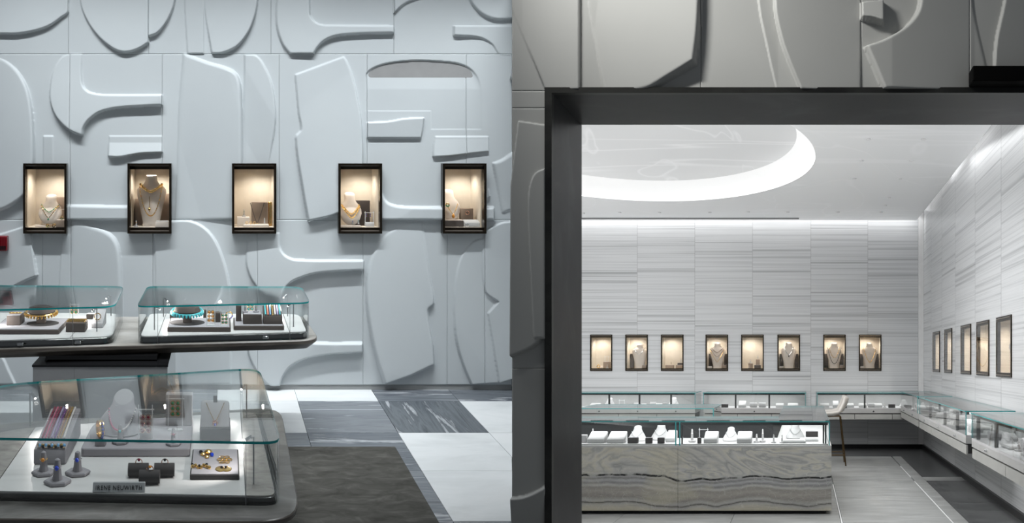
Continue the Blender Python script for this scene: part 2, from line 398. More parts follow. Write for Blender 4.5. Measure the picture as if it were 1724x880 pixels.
# ------------------------------------------------------------------ relief walls
def smooth_poly(pts, seg=6):
    P = [np.array(p, float) for p in pts]; n = len(P); corner = []
    for i in range(n):
        a = P[i]-P[i-1]; b_ = P[(i+1) % n]-P[i]
        c = np.dot(a, b_)/(np.linalg.norm(a)*np.linalg.norm(b_)+1e-9); corner.append(c < .62)
    out = []
    for i in range(n):
        p1, p2 = P[i], P[(i+1) % n]; L = np.linalg.norm(p2-p1)
        def tan(k):
            d = P[(k+1) % n]-P[k-1]; return d/(np.linalg.norm(d)+1e-9)
        t1 = (p2-p1)/L if corner[i] else tan(i); t2 = (p2-p1)/L if corner[(i+1) % n] else tan((i+1) % n)
        for k in range(seg):
            t = k/seg; h = t*t*(3-2*t)
            out.append(p1*(2*t**3-3*t*t+1)+t1*L*(t**3-2*t*t+t)+p2*h+t2*L*(t**3-t*t))
    return np.array(out)
def sdf(X, Y, poly):
    """signed distance to a closed outline, positive inside"""
    d = np.full(X.shape, 1e9); ins = np.zeros(X.shape, bool); n = len(poly)
    for i in range(n):
        ax, ay = poly[i-1]; bx, by = poly[i]; ex, ey = bx-ax, by-ay; L = ex*ex+ey*ey+1e-12
        t = np.clip(((X-ax)*ex+(Y-ay)*ey)/L, 0, 1)
        d = np.minimum(d, (X-ax-t*ex)**2+(Y-ay-t*ey)**2)
        if ay != by:
            c = ((ay > Y) != (by > Y)) & (X < ex*(Y-ay)/(by-ay)+ax); ins ^= c
    d = np.sqrt(d); return np.where(ins, d, -d)
def relief_height(X, Y, shapes):
    H = np.zeros(X.shape)
    for pts, (x0, y0, h0, x1, y1, h1), wdt in shapes:
        wdt = max(2.0, wdt*.6); poly = smooth_poly(pts); lo = poly.min(0)-12; hi = poly.max(0)+12
        sel = (X > lo[0]) & (X < hi[0]) & (Y > lo[1]) & (Y < hi[1])
        if not sel.any(): continue
        xs, ys = X[sel], Y[sel]
        s = sdf(xs, ys, poly); t = np.clip((s+wdt*.3)/wdt, 0, 1); mask = np.sqrt(np.clip(t*(2-t), 0, 1))
        dx, dy = x1-x0, y1-y0
        u = np.clip(((xs-x0)*dx+(ys-y0)*dy)/(dx*dx+dy*dy), 0, 1)
        hh = (h0+(h1-h0)*u)*mask
        cur = H[sel]; H[sel] = np.where(hh < 0, np.minimum(cur, cur+hh), np.maximum(cur, hh))
    return H
def relief_panels(wall, room, mat, rows, shapes, holes, step, to_plan, face, thick=.02, name='relief_panel'):
    for (y0, y1, xs) in rows:
        for x0, x1 in zip(xs[:-1], xs[1:]):
            nx = max(2, int(round((x1-x0)/step))); ny = max(2, int(round((y1-y0)/step))); gp = .14
            gx = np.linspace(x0+gp, x1-gp, nx+1); gy = np.linspace(y0+gp, y1-gp, ny+1)
            X, Y = np.meshgrid(gx, gy); H = relief_height(X, Y, shapes)
            e = np.minimum(np.minimum(X-x0, x1-X), np.minimum(Y-y0, y1-Y)); H = H-.001*np.clip(1-e/1.3, 0, 1)
            a, z = to_plan(X, Y); V = np.stack([a, face-H, z], -1).reshape(-1, 3)
            idx = np.arange(V.shape[0]).reshape(X.shape)
            cx = (X[:-1, :-1]+X[1:, 1:])/2; cy = (Y[:-1, :-1]+Y[1:, 1:])/2; keep = np.ones(cx.shape, bool)
            for hx0, hx1, hy0, hy1 in holes: keep &= ~((cx > hx0) & (cx < hx1) & (cy > hy0) & (cy < hy1))
            q = np.stack([idx[:-1, :-1], idx[1:, :-1], idx[1:, 1:], idx[:-1, 1:]], -1)[keep]
            # returns along the four edges
            border = list(idx[0, :])+list(idx[1:, -1])+list(idx[-1, -2::-1])+list(idx[-2:0:-1, 0])
            n0 = len(V); back = V[border].copy(); back[:, 1] = face+thick; V = np.vstack([V, back]); m_ = len(border)
            bx_, by_ = X.ravel(), Y.ravel()
            def inside(k):
                u, v = (bx_[border[k]]+bx_[border[(k+1) % m_]])/2, (by_[border[k]]+by_[border[(k+1) % m_]])/2
                return any(a0-2 < u < a1+2 and b0-2 < v < b1+2 for a0, a1, b0, b1 in holes)
            sk = np.array([(border[k], border[(k+1) % m_], n0+(k+1) % m_, n0+k) for k in range(m_) if not inside(k)])
            F = np.vstack([q, sk]).astype(np.int32)
            me = bpy.data.meshes.new(name); W = (V @ room.B.T).astype(np.float32)
            me.vertices.add(len(W)); me.vertices.foreach_set('co', W.ravel())
            me.loops.add(F.size); me.loops.foreach_set('vertex_index', F.ravel())
            me.polygons.add(len(F)); me.polygons.foreach_set('loop_start', np.arange(0, F.size, 4, dtype=np.int32))
            me.update(calc_edges=True)
            me.polygons.foreach_set('use_smooth', np.array([True]*len(q)+[False]*len(sk)))
            me.materials.append(MATS[mat])
            at = me.attributes.new('plan', 'FLOAT_VECTOR', 'POINT'); at.data.foreach_set('vector', V.astype(np.float32).ravel())
            o = bpy.data.objects.new(name, me); COL.objects.link(o); o.parent = wall; ROOM[o.name] = room

# outlines are in image pixels, scaled to the wall plane: 216.2 to a metre, from the left and down
HG = 1400/WALL
def hall_from_px(x, y): return (x-378)/HG, 1.85-(y-256)/HG
# (outline, tilt of its face: from x0,y0 at height h0 to x1,y1 at height h1, width of the rounded lip)
HS = [
 ([(-60, 57), (0, 57), (30, 57), (60, 52), (85, 43), (103, 30), (115, 19), (115, -140), (-60, -140)], (60, -60, .0, 60, 57, .035), 4),
 ([(135, -140), (136, 0), (145, 30), (165, 60), (190, 81), (210, 88), (232, 83), (250, 72), (250, -140)], (200, -100, .0, 200, 88, .035), 4),
 ([(250, -140), (250, 62), (266, 55), (281, 36), (292, 10), (297, -20), (299, -140)], (270, -100, 0, 262, 62, .035), 3),
 ([(310, -140), (311, 0), (316, 90), (343, 90), (343, -140)], (310, 0, .012, 343, 0, .012), 3),
 ([(341, -140), (343, 0), (357, 90), (375, 89), (400, 77), (420, 50), (431, 15), (434, -20), (434, -140)], (341, 30, .012, 400, 80, .035), 4),
 ([(478, -140), (468, -10), (465, 20), (467, 48), (476, 75), (488, 91), (527, 91), (533, 81), (545, 69), (565, 61), (600, 57.5), (662, 56), (662, 44), (560, 43), (540, 42), (528, 36), (521, 24), (520, -140)], (470, 0, .02, 560, 60, .04), 6),
 ([(663, -140), (663, 22), (675, 10), (690, 2), (720, -6), (720, -140)], (690, -60, 0, 663, 22, .03), 4),
 ([(788, -140), (790, -5), (800, 14), (816, 27), (838, 33), (880, 29), (880, -140)], (830, -80, 0, 830, 33, .035), 5),
 ([(763, 44), (880, 44), (880, 91), (842, 91), (828, 74), (806, 63), (763, 60)], (763, 44, .035, 850, 85, .004), 3),
 # middle row
 ([(-60, 93), (0, 100), (25, 116), (42, 141), (50, 165), (55, 200), (57, 240), (57, 275), (52, 310), (38, 332), (0, 353), (-60, 360)], (-40, 200, .005, 57, 230, .045), 9),
 ([(120, 91), (106, 96), (95, 110), (87, 135), (85, 165), (92, 190), (105, 208), (120, 220), (139, 228), (142, 214), (152, 200), (170, 188), (195, 182), (230, 179), (273, 177), (273, 160), (180, 160), (160, 158), (148, 154), (140, 145), (137, 130), (137, 91)], (110, 95, .006, 150, 210, .045), 5),
 ([(184, 229), (273, 229), (273, 256), (235, 258), (200, 264), (183, 263)], (230, 240, .006, 230, 264, .035), 3),
 ([(73, 229), (89, 229), (89, 300), (73, 300)], (80, 229, .010, 80, 280, .003), 3),
 ([(310, 92), (320, 95), (350, 106), (380, 115), (396, 124), (403, 140), (405, 160), (406, 200), (406, 280), (403, 340), (398, 369), (296, 369), (300, 280), (303, 180)], (300, 230, .008, 406, 200, .045), 12),
 ([(412, 92), (432, 95), (448, 118), (458, 145), (463, 185), (462, 215), (456, 250), (450, 285), (440, 330), (436, 369), (409, 369)], (410, 230, .0, 462, 200, .022), 5),
 ([(497, 126), (578, 96), (583, 103), (593, 130), (602, 170), (607, 200), (609, 230), (609, 280), (603, 325), (593, 344), (560, 361), (519, 371), (510, 320), (498, 231), (507, 218), (503, 190)], (510, 180, .018, 600, 300, .045), 5),
 ([(618, 128), (628, 117), (655, 108), (700, 104), (760, 107), (785, 114), (800, 128), (807, 150), (808, 200), (808, 229), (618, 229)], (700, 104, -.024, 700, 150, -.003), 16),
 ([(618, 206), (650, 205), (680, 200), (713, 198), (711, 215), (708, 232), (618, 232)], (650, 198, .03, 650, 232, .02), 3),
 ([(733, 230), (822, 230), (822, 255), (800, 257), (760, 262), (729, 264), (730, 245)], (770, 234, .008, 770, 262, .022), 3),
 ([(620, 250), (632, 260), (637, 300), (643, 330), (655, 343), (680, 348), (745, 349), (830, 349), (830, 369.5), (618, 369.5)], (630, 280, .0, 680, 360, .042), 8),
 ([(60, 340), (100, 345), (215, 347), (275, 347), (275, 369.5), (60, 369.5)], (60, 355, .01, 160, 362, .040), 8),
 ([(830, 275), (845, 269), (862, 258), (900, 240), (900, 350), (862, 351), (846, 357)], (830, 320, .012, 880, 265, .04), 8),
 ([(815, 325), (822, 318), (824, 330), (815, 338)], (815, 330, .02, 824, 322, .02), 3),
 # bottom row
 ([(421, 392), (416, 415), (415, 440), (419, 458), (428, 476), (445, 493), (470, 500), (478, 485), (490, 473), (510, 464), (540, 457), (611, 453), (611, 437.5), (500, 437), (483, 432), (473, 422), (469, 408), (469, 392)], (430, 400, .006, 500, 470, .045), 5),
 ([(416, 540), (418, 590), (428, 616), (443, 637), (455, 647), (471, 647), (475, 632), (490, 613), (520, 600), (560, 594), (609, 591), (609, 576.5), (530, 576), (490, 570), (478, 540)], (430, 540, .006, 500, 610, .045), 5),
 ([(709, 373.5), (690, 376), (665, 386), (641, 406), (626, 435), (618, 470), (617, 500), (622, 545), (632, 595), (647, 645), (690, 630), (729, 612), (727, 580), (719, 521), (729, 509), (723, 470), (716, 420)], (715, 390, .006, 640, 620, .048), 8),
 ([(815, 401), (799, 406), (785, 419), (774, 440), (767, 470), (764, 510), (766, 560), (776, 603), (793, 646), (838, 643), (820, 526), (838, 507), (815, 487)], (830, 500, .008, 766, 540, .028), 3),
 ([(815, 395), (830, 381), (850, 374), (900, 371), (900, 634), (862, 636), (838, 643), (820, 526), (838, 507), (815, 487)], (870, 440, .020, 830, 640, .045), 3),
 ([(258, 374), (290, 372), (320, 372), (345, 384), (363, 406), (375, 435), (384, 470), (388, 510), (388, 646), (258, 646), (262, 460)], (258, 500, .004, 388, 440, .032), 5),
 ([(120, 371), (150, 381), (180, 391), (193, 403), (200, 422), (203, 460), (204, 520), (204, 646), (120, 646)], (120, 450, .003, 203, 440, .035), 13),
 ([(100, 395), (106, 395), (100, 480), (98, 640), (120, 640), (119, 395)], (100, 400, .006, 118, 400, .002), 3),
 ([(-60, 405), (0, 394), (42, 381), (52, 394), (57, 425), (63, 463), (35, 475), (12, 490), (-10, 520), (-60, 520)], (-40, 400, .01, 55, 465, .035), 3),
 ([(-60, 560), (0, 596), (16, 625), (26, 646), (-60, 646)], (-40, 640, .004, 14, 610, .02), 4),
]
NICHES = [(42, 114.5), (216, 289.5), (390.5, 464.5), (568, 641), (742, 815)]
NY0, NY1 = 275.5, 392.5
rows = [(-170, 91, [-150, 115, 250, 456, 663, 862.2]), (91, 370, [-150, 118, 273, 470, 618, 785, 862.2]), (370, 647.5, [-150, 71, 119, 257, 433, 611, 753, 815, 862.2])]
holes = [(x0+3, x1-3, NY0+3, NY1-3) for x0, x1 in NICHES]
wall_back = struct('wall_back', HALL)
relief_panels(wall_back, HALL, 'relief_plaster', rows, HS, holes, 1.3, hall_from_px, WALL)
def wall_with_holes(x0, x1, z0, z1, hs, y, facing=-1, y_back=None):
    """front skin of a wall in pieces between its openings"""
    g = G(); xs = sorted({x0, x1, *[min(max(h[0], x0), x1) for h in hs], *[min(max(h[1], x0), x1) for h in hs]})
    zs = sorted({z0, z1, *[min(max(h[2], z0), z1) for h in hs], *[min(max(h[3], z0), z1) for h in hs]})
    for a, b_ in zip(xs[:-1], xs[1:]):
        for c, d in zip(zs[:-1], zs[1:]):
            if b_-a < 1e-5 or d-c < 1e-5: continue
            mx, mz = (a+b_)/2, (c+d)/2
            if any(h[0] < mx < h[1] and h[2] < mz < h[3] for h in hs): continue
            g.add([(a, y, c), (b_, y, c), (b_, y, d), (a, y, d)], [(0, 1, 2, 3)])
    return g
hb = []
for x0, x1 in NICHES:
    (a0, zt), (a1, zb) = hall_from_px(x0+3, NY0+3), hall_from_px(x1-3, NY1-3); hb.append((a0, a1, zb, zt))
A_END = .3457*WALL      # where the hall ends, beside the portal
part('wall_backing', wall_with_holes(-3.0, A_END, 0, 3.9, hb, WALL+.012), 'plaster_back', wall_back, False)
g = G().box(-3.0, A_END, WALL+.006, WALL+.03, 0, .039)
bb = solo('baseboard_back', HALL, (0, 0, 0), g, 'skirting_grey', None, None, kind='structure')

# ------------------------------------------------------------------ hall floor
floor = struct('floor', HALL)
rowsY = [WALL+.1, 6.184, 5.487, 4.832, 4.17, 3.5, 2.83]
lines = [.545+.6*k for k in range(-6, 6)]
PAT = {0: 'gwwwwdgwwd', }
def tile_kind(c, r):
    t = {(4, 0): 'g', (5, 0): 'w', (6, 0): 'w', (7, 0): 'd', (8, 0): 'd', (9, 0): 'd',
         (3, 1): 'g', (4, 1): 'g', (5, 1): 'w', (6, 1): 'g', (7, 1): 'x', (8, 1): 'w', (9, 1): 'w',
         (3, 2): 'w', (4, 2): 'w', (5, 2): 'g', (6, 2): 'd', (7, 2): 'w', (8, 2): 'w', (9, 2): 'w',
         (5, 3): 'w', (6, 3): 'g', (7, 3): 'w', (8, 3): 'w', (9, 3): 'w'}.get((c, r))
    return t or 'wgdw'[(c*3+r*5) % 4]
# columns count from the west: column 5 runs from -.055 to .545
for r in range(len(rowsY)-1):
    y1, y0 = rowsY[r], rowsY[r+1]
    for c in range(len(lines)-1):
        x0, x1 = lines[c], lines[c+1]
        def lim(y): return .3457*y          # the step edge beside the portal
        if x0 > lim(y1): continue
        g = G(); gp = .0015
        if x1 > lim(y0):
            o = [(x0+gp, y0+gp)]
            if x0 < lim(y0): o.append((min(x1, lim(y0)), y0+gp))
            else: o = [(x0+gp, x0/.3457+.002)]
            if x1 < lim(y1): o += [(x1-gp, x1/.3457+.002), (x1-gp, y1-gp)]
            else: o += [(lim(y1), y1-gp)]
            o.append((x0+gp, y1-gp))
        else: o = [(x0+gp, y0+gp), (x1-gp, y0+gp), (x1-gp, y1-gp), (x0+gp, y1-gp)]
        g.prism(o, -.03, 0, 0)
        k = tile_kind(c, r)
        part('floor_tile', g, {'w': 'marble_white', 'g': 'marble_grey', 'd': 'marble_dark', 'x': 'marble_dark_cross'}[k], floor, False)
g = G().prism([(-3.1, 2.8), (.3457*2.8, 2.8), (.3457*6.6, 6.6), (-3.1, 6.6)], -.09, -.0302)
part('floor_bed', g, 'skirting_grey', floor, False)
# riser between the raised hall and the forecourt of the portal
g = G(); g.prism([(.3457*2.8-.03, 2.8), (.3457*2.8, 2.8), (.3457*4.1, 4.1), (.3457*4.1-.03, 4.1)], -1.0, -.0905)
solo('trim_1', HALL, (0, 0, 0), g, 'marble_grey', None, None, kind='structure')
g = G().prism([(-.9, 2.9), (1.066, 2.9), (1.066, 5.19), (-.31, 5.19), (-.31, 4.8), (-.9, 4.8)], .0005, .014, 0, .004)
solo('area_rug', HALL, (0, 0, 0), g, 'rug_wool', 'dark brown-grey wool rug spread on the marble floor beside the low stone table', 'rug')

# ------------------------------------------------------------------ busts, stands, jewels
class Bust:
    """rings (t along the axis, half width, half depth) leaning back by `lean`"""
    def __init__(s, prof, h, w, d, lean): s.p = prof; s.h = h; s.w = w; s.d = d; s.lean = lean; s.cut = lean*1.25      # the neck is cut off slanting towards the front
    def at(s, t):
        P = s.p
        for (t0, a0, b0), (t1, a1, b1) in zip(P[:-1], P[1:]):
            if t0 <= t <= t1:
                u = (t-t0)/(t1-t0+1e-9); return a0+(a1-a0)*u, b0+(b1-b0)*u
        return P[-1][1:]
    def tilt(s, x, y, z): return x, y+z*math.sin(s.lean), z*math.cos(s.lean)+max(0, 0)
    def geo(s, n=22):
        g = G(); rings = []; K = []
        for (t0, a0, b0), (t1, a1, b1) in zip(s.p[:-1], s.p[1:]):
            K += [t0, (2*t0+t1)/3, (t0+2*t1)/3]
        K.append(s.p[-1][0])
        for t in K:
            a, b_ = s.at(t); rings.append([(a*s.w*math.cos(2*PI*k/n), b_*s.d*math.sin(2*PI*k/n), t*s.h+(s.cut*b_*s.d*math.sin(2*PI*k/n)*min(1, (t-.8)/.15) if t > .8 else 0)) for k in range(n)])
        g.loft(rings); return g.xf(s.tilt)
    def front(s, x, t, out=.003):
        a, b_ = s.at(t); u = max(-.98, min(.98, x/(a*s.w+1e-9)))
        return s.tilt(x, -b_*s.d*math.sqrt(1-u*u)-out, t*s.h)
    def strand(s, wn, tn, drop, r, n=26, mi=0, power=1.4, lift=0):
        pts = []
        for k in range(n+1):
            q = -1+2*k/n; t = tn-drop*(1-abs(q)**power); x = wn*s.w*(q if abs(q) < 1 else q)*(1 if drop < .25 else (1-.0*abs(q)))
            pts.append(s.front(x, t, r*2.8+.002+lift))
        return pts
STANDING = [(0, .30, .34), (.08, .285, .32), (.42, .40, .5), (.66, .50, .58), (.73, .49, .56), (.79, .40, .5), (.84, .26, .42), (.90, .20, .38), (.97, .195, .36), (1, .17, .3)]
OVAL = [(0, .15, .3), (.06, .27, .55), (.18, .40, .8), (.36, .49, .9), (.5, .48, .85), (.62, .40, .7), (.72, .29, .6), (.8, .235, .58), (.97, .23, .56), (1, .20, .5)]
FLARE = [(0, .36, .8), (.05, .46, 1), (.2, .5, .95), (.4, .46, .85), (.55, .38, .68), (.68, .29, .55), (.8, .24, .5), (.95, .225, .48), (1, .2, .42)]
COLLAR = [(0, .46, .9), (.06, .5, 1), (.16, .49, .95), (.45, .37, .72), (.68, .26, .52), (.82, .215, .45), (.97, .20, .42), (1, .17, .36)]
CONE = [(0, .44, .9), (.05, .5, 1), (.16, .49, .95), (.36, .38, .7), (.56, .27, .52), (.76, .2, .42), (.95, .18, .38), (1, .155, .3)]
PLATE = [(0, .36, .8), (.04, .47, 1), (.22, .5, .95), (.42, .44, .8), (.6, .34, .62), (.76, .27, .52), (.95, .25, .5), (1, .22, .42)]
def make_bust(room, base, kind, h, w, d, lean, mat, label, rz=0, name='necklace_bust', necklace=False):
    prof = {'standing': STANDING, 'oval': OVAL, 'cone': CONE, 'plate': PLATE, 'flare': FLARE, 'collar': COLLAR}[kind]
    B = Bust(prof, h, w, d, lean); t = thing(name, room, base, label, 'bust')
    part('body', B.geo(), mat, t)
    g = G(); a, b_ = B.at(1.0)
    g.lathe([(a*w*1.02, h*.998), (a*w*.98, h*1.006), (a*w*.5, h*1.008)], 20, 1, b_*d/(a*w)); g.xf(lambda x, y, z: (x, y, z+B.cut*y)); g.xf(B.tilt)
    part('neck_cap', g, 'pad_grey_light' if mat == 'pad_grey' else mat, t)
    if necklace: chain(room, base, B.strand(.30, .68, .36, .0022, 20, power=1.8), .0022, 'steel_post', 'necklace on the '+label)
    return B, t
def chain(room, base, pts, r, mat, label, cat='necklace', beads=0, bead_mat=None, pendant=None, pend_mat='gold', group=None, name='necklace'):
    t = thing(name, room, base, label, cat, group)
    part('chain', G().tube(pts, r, 6), mat, t)
    if beads:
        g = G(); L = len(pts)
        for k in range(beads):
            p = pts[int(round(k*(L-1)/(beads-1)))]; g.ball(p, r*1.9, 6)
        part('beads', g, bead_mat or mat, t, kind='stuff')
    if pendant:
        p = pts[len(pts)//2]; g = G(); g.ball((p[0], p[1]-pendant*.75, p[2]-pendant), pendant, 8, sz=1.25)
        part('pendant', g, pend_mat, t)
    return t
def block(room, base, w, d, h, mat, label, slope=0, name='display_block', top=None, cat='display stand', bev=.003, group=None):
    """padded block; slope: extra height of its back edge"""
    t = thing(name, room, base, label, cat, group)
    g = G().box(-w/2, w/2, 0, d, 0, h, bev=bev)
    if slope: g.xf(lambda x, y, z: (x, y, z+(slope*y/d if z > h*.5 else 0)))
    part('body', g, mat, t, 'edge')
    if top:
        g = G().box(-w/2+.004, w/2-.004, .004, d-.004, h, h+.004, bev=.002)
        if slope: g.xf(lambda x, y, z: (x, y, z+slope*y/d))
        part('top_pad', g, top, t)
    return t
def ring_cone(room, base, h, w, mat, ring, gem, label, name='ring_stand', dish=True):
    t = thing(name, room, base, label, 'ring stand')
    g = G(); n = 6
    if dish:
        o = [(w/2*math.cos(2*PI*k/6+.2), w*.4*math.sin(2*PI*k/6+.2)) for k in range(6)]
        part('base', g.prism(o, 0, h*.16, bev=h*.04), mat, t, False)
    g = G().lathe([(w*.2, h*.15), (w*.15, h*.4), (w*.13, h*.7), (w*.10, h*.95), (w*.03, h)], 12); part('finger', g, mat, t)
    z = h*.66
    if ring:
        r = thing('ring', room, (base[0], base[1], base[2]+z), label.split(' ring cone')[0].split(' with')[0] and RING_LABEL(label), 'ring')
        g = G().torus((0, 0, 0), w*.145, w*.022, 'z'); part('band', g, ring, r)
        g = G().ball((0, -w*.17, .001), w*.085, 8); part('stone', g, gem, r)
    return t
def RING_LABEL(l): return 'ring on the '+l
def acrylic_frame(room, base, w, h, mat, label, name='earring_stand', d=.03, posts=True):
    t = thing(name, room, base, label, 'earring stand')
    r = .0022; g = G()
    part('foot', G().box(-w/2, w/2, -d/2, d/2, 0, .004), mat, t)
    for x in (-w/2+r, w/2-r): part('post', G().box(x-r, x+r, -r, r, .004, h), mat, t)
    part('crossbar', G().box(-w/2-.006, w/2+.006, -r*1.5, r*.5, h*.86, h*.86+2*r), mat, t)
    return t
def drops(room, base, n, pitch, drop, mat, gem, label, cat='earrings', name='earrings'):
    t = thing(name, room, base, label, cat)
    for q, x in enumerate((-pitch/2, pitch/2)):
        g = G()
        for k in range(n): g.torus((x, -.004, -drop*(k+.5)/n), drop/n*.38, drop/n*.09, 'y', 10, 5)
        e = part('earring', g, mat, t)
        g = G()
        for k in range(n): g.ball((x, -.005, -drop*(k+.5)/n), drop/n*.27, 6)
        part('stone', g, gem, e, room=room)
    return t
def bangle(room, base, R, r, mat, label, gems=None, gem=None, axis='y', flat=1.0, cat='bracelet', name='bracelet', tiltx=0):
    t = thing(name, room, base, label, cat)
    g = G().torus((0, 0, R+r), R, r, axis, 24, 6)
    if tiltx: g.xf(lambda x, y, z: (x, y*math.cos(tiltx)+z*math.sin(tiltx), z*math.cos(tiltx)-y*math.sin(tiltx)+.0))
    part('band', g, mat, t)
    if gems:
        g = G()
        for k in range(gems):
            a = -PI*.9+PI*.8*k/max(1, gems-1)
            p = {'y': ((R)*math.cos(a), -r, R+r+R*math.sin(a)), 'x': (-r*0, R*math.cos(a+PI/2)*1.0-r*.4, R+r+R*math.sin(a+PI/2)), 'z': ((R+r)*math.cos(a), (R+r)*math.sin(a), R+r)}[axis]
            g.ball(p, r*1.15, 6)
        part('stones', g, gem, t, kind='stuff')
    return t

# ------------------------------------------------------------------ niches
def niche(room, a0, a1, z0, z1, y, depth, label, lamp, ew=False, name='display_niche', fr=.022, pr=.06):
    """a bronze-framed box let into a wall; ew: let into the east wall, a0..a1 then run north"""
    t = thing(name, room, ((a0+a1)/2, y, z0) if not ew else (y, (a0+a1)/2, z0), label, 'display niche')
    w_ = (a1-a0)/2; H = z1-z0
    if room is SALON: pr = .012
    def put(g): return g.xf(lambda x, yy, z: (yy, -x, z)) if ew else g
    for nm, b_ in (('frame_top', (-w_, w_, -pr, .03, H-fr*.75, H)), ('frame_bottom', (-w_, w_, -pr, .03, 0, fr*.75)),
                   ('frame_side', (-w_, -w_+fr*.8, -pr, .03, fr*.75, H-fr*.75)), ('frame_side', (w_-fr*.8, w_, -pr, .03, fr*.75, H-fr*.75))):
        part(nm, put(G().box(*b_)), 'bronze', t, False)
    part('header', put(G().box(-w_+fr*.8, w_-fr*.8, -.012, .02, H-fr*2.1, H-fr*1.0)), 'bronze', t, False)
    part('header_trim', put(G().box(-w_+fr*.8, w_-fr*.8, -.02, .0, H-fr*1.0, H-fr*.75)), 'bronze_edge', t, False)
    part('sill', put(G().box(-w_+fr*.8, w_-fr*.8, -.012, .02, fr*.95, fr*1.9)), 'bronze', t, False)
    part('sill_trim', put(G().box(-w_+fr*.8, w_-fr*.8, -.02, .0, fr*.75, fr*.95)), 'bronze_edge', t, False)
    x0, x1 = -w_+fr*.8, w_-fr*.8; zf = fr*1.9; zt = H-fr*1.2
    part('back_panel', put(G().box(x0, x1, depth, depth+.01, zf-.02, zt+.02)), 'niche_suede', t, False)
    for xa in (x0-.008, x1): part('side_panel', put(G().box(xa, xa+.008, .0, depth+.01, zf-.02, zt+.02)), 'niche_suede', t, False)
    part('deck', put(G().box(x0, x1, .02, depth, zf-.012, zf)), 'niche_suede', t, False)
    part('soffit', put(G().box(x0, x1, .02, depth, zt, zt+.01)), 'bronze', t, False)
    part('light_strip', put(G().box(x0+.03, x1-.03, .03, .038, zt-.005, zt)), 'niche_strip', t, False)
    part('pane', put(G().box(x0, x1, -.010, -.006, fr*.9, H-fr*.9)), 'niche_glass', t, False)
    off = (0, .05+depth*.25, zt-.02); off = (off[1], 0, off[2]) if ew else off
    to = (0, depth*.55, zf) if not ew else (depth*.55, 0, zf)
    spot(t, off, to, lamp*4.5, 2.7, (1, .94, .86), .008)
    return zf+z0
HN_NAMES = ['bronze-framed niche with a bead necklace on an oval bust, farthest from the portal', 'bronze-framed niche with a tall bust in long gold chains on the relief wall',
            'bronze-framed niche without a bust, holding a taupe panel, in the middle of the relief wall', 'bronze-framed niche with an oval bust and small clear rack on the relief wall', 'bronze-framed niche nearest the portal, an oval bust with amber drop inside']
HN = []
for (x0, x1), nm in zip(NICHES, HN_NAMES):
    (a0, zt), (a1, zb) = hall_from_px(x0, NY0), hall_from_px(x1, NY1)
    zd = niche(HALL, a0, a1, zb, zt, WALL, .30, nm, 1.05)
    HN.append(((a0+a1)/2, zd))
yn = WALL
# niche 1
c, zd = HN[0]
block(HALL, (c+.065, yn+.20, zd), .13, .03, .225, 'pad_taupe', 'tall taupe panel behind the oval bust in the first relief-wall niche')
B, _ = make_bust(HALL, (c+.01, yn+.06, zd+.015), 'oval', .24, .19, .045, .35, 'pad_cream', 'cream oval necklace bust wearing green and gold beads, first relief-wall niche')
chain(HALL, (c+.01, yn+.06, zd+.015), B.strand(.36, .70, .25, .0035), .0025, 'gold', 'gold necklace of dark green beads on the cream bust in the first niche', beads=15, bead_mat='gem_green')
chain(HALL, (c+.01, yn+.06, zd+.015), B.strand(.36, .66, .42, .0035, power=1.1, lift=.011), .0025, 'gold', 'lower gold and black bead necklace on the bust in the first niche', beads=13, bead_mat='gem_black', pendant=.007, pend_mat='gem_green')
block(HALL, (c-.06, yn+.05, zd), .09, .08, .012, 'pad_cream', 'flat cream pad at the foot of the first niche bust', name='display_pad')
block(HALL, (c+.108, yn+.012, zd), .075, .045, .055, 'pad_taupe', 'small taupe block at right of the bust in the first niche', top='pad_cream')
bangle(HALL, (c+.055, yn+.012, zd), .012, .003, 'gold', 'gold ring standing by the taupe block of the first niche', 5, 'gem_black', cat='ring', name='ring')
bangle(HALL, (c+.115, yn+.02, zd+.059), .010, .003, 'gold', 'gold ring with dark stones leaning near the edge of the first niche', 4, 'gem_green', cat='ring', name='ring')
bangle(HALL, (c+.0, yn+.035, zd), .010, .003, 'gold', 'small gold and green ring lying before the bust of the first niche', 3, 'gem_green', cat='ring', name='ring')
ring_cone(HALL, (c-.07, yn+.16, zd), .06, .05, 'pad_cream', 'gold', 'gem_green', 'cream ring cone behind the bust in the first niche')
acrylic_frame(HALL, (c+.108, yn+.16, zd), .06, .15, 'acrylic', 'clear earring rack at the back of the first niche')
# niche 2
c, zd = HN[1]
B, _ = make_bust(HALL, (c, yn+.10, zd), 'standing', .40, .235, .10, .06, 'pad_cream', 'tall cream standing bust draped with gold chains in the second relief-wall niche')
chain(HALL, (c, yn+.10, zd), B.strand(.36, .83, .14, .006), .006, 'gold', 'thick gold collar round the tall cream bust', beads=18)
chain(HALL, (c, yn+.10, zd), B.strand(.38, .78, .56, .004, power=2.2, lift=.016), .003, 'gold', 'long gold link chain hanging low on the tall cream bust', beads=34)
t = chain(HALL, (c, yn+.10, zd), [B.front(-.01, .60, .012), B.front(-.008, .52, .012), B.front(-.01, .38, .012), B.front(-.008, .29, .012)], .0028, 'gold', 'straight gold tassel pendant down the middle of the tall cream bust', pendant=.011)
block(HALL, (c-.10, yn+.24, zd), .09, .04, .21, 'pad_taupe', 'tall taupe panel on the left behind the tall cream bust'); block(HALL, (c+.10, yn+.24, zd), .09, .04, .25, 'pad_taupe', 'tall taupe panel on the right behind the tall cream bust')
block(HALL, (c+.092, yn+.012, zd), .105, .06, .045, 'pad_cream', 'cream block at the right foot of the tall cream bust', top='pad_white')
ring_cone(HALL, (c-.115, yn+.06, zd), .05, .045, 'pad_white', 'gold', 'gem_amber', 'white ring cone at the left foot of the tall cream bust')
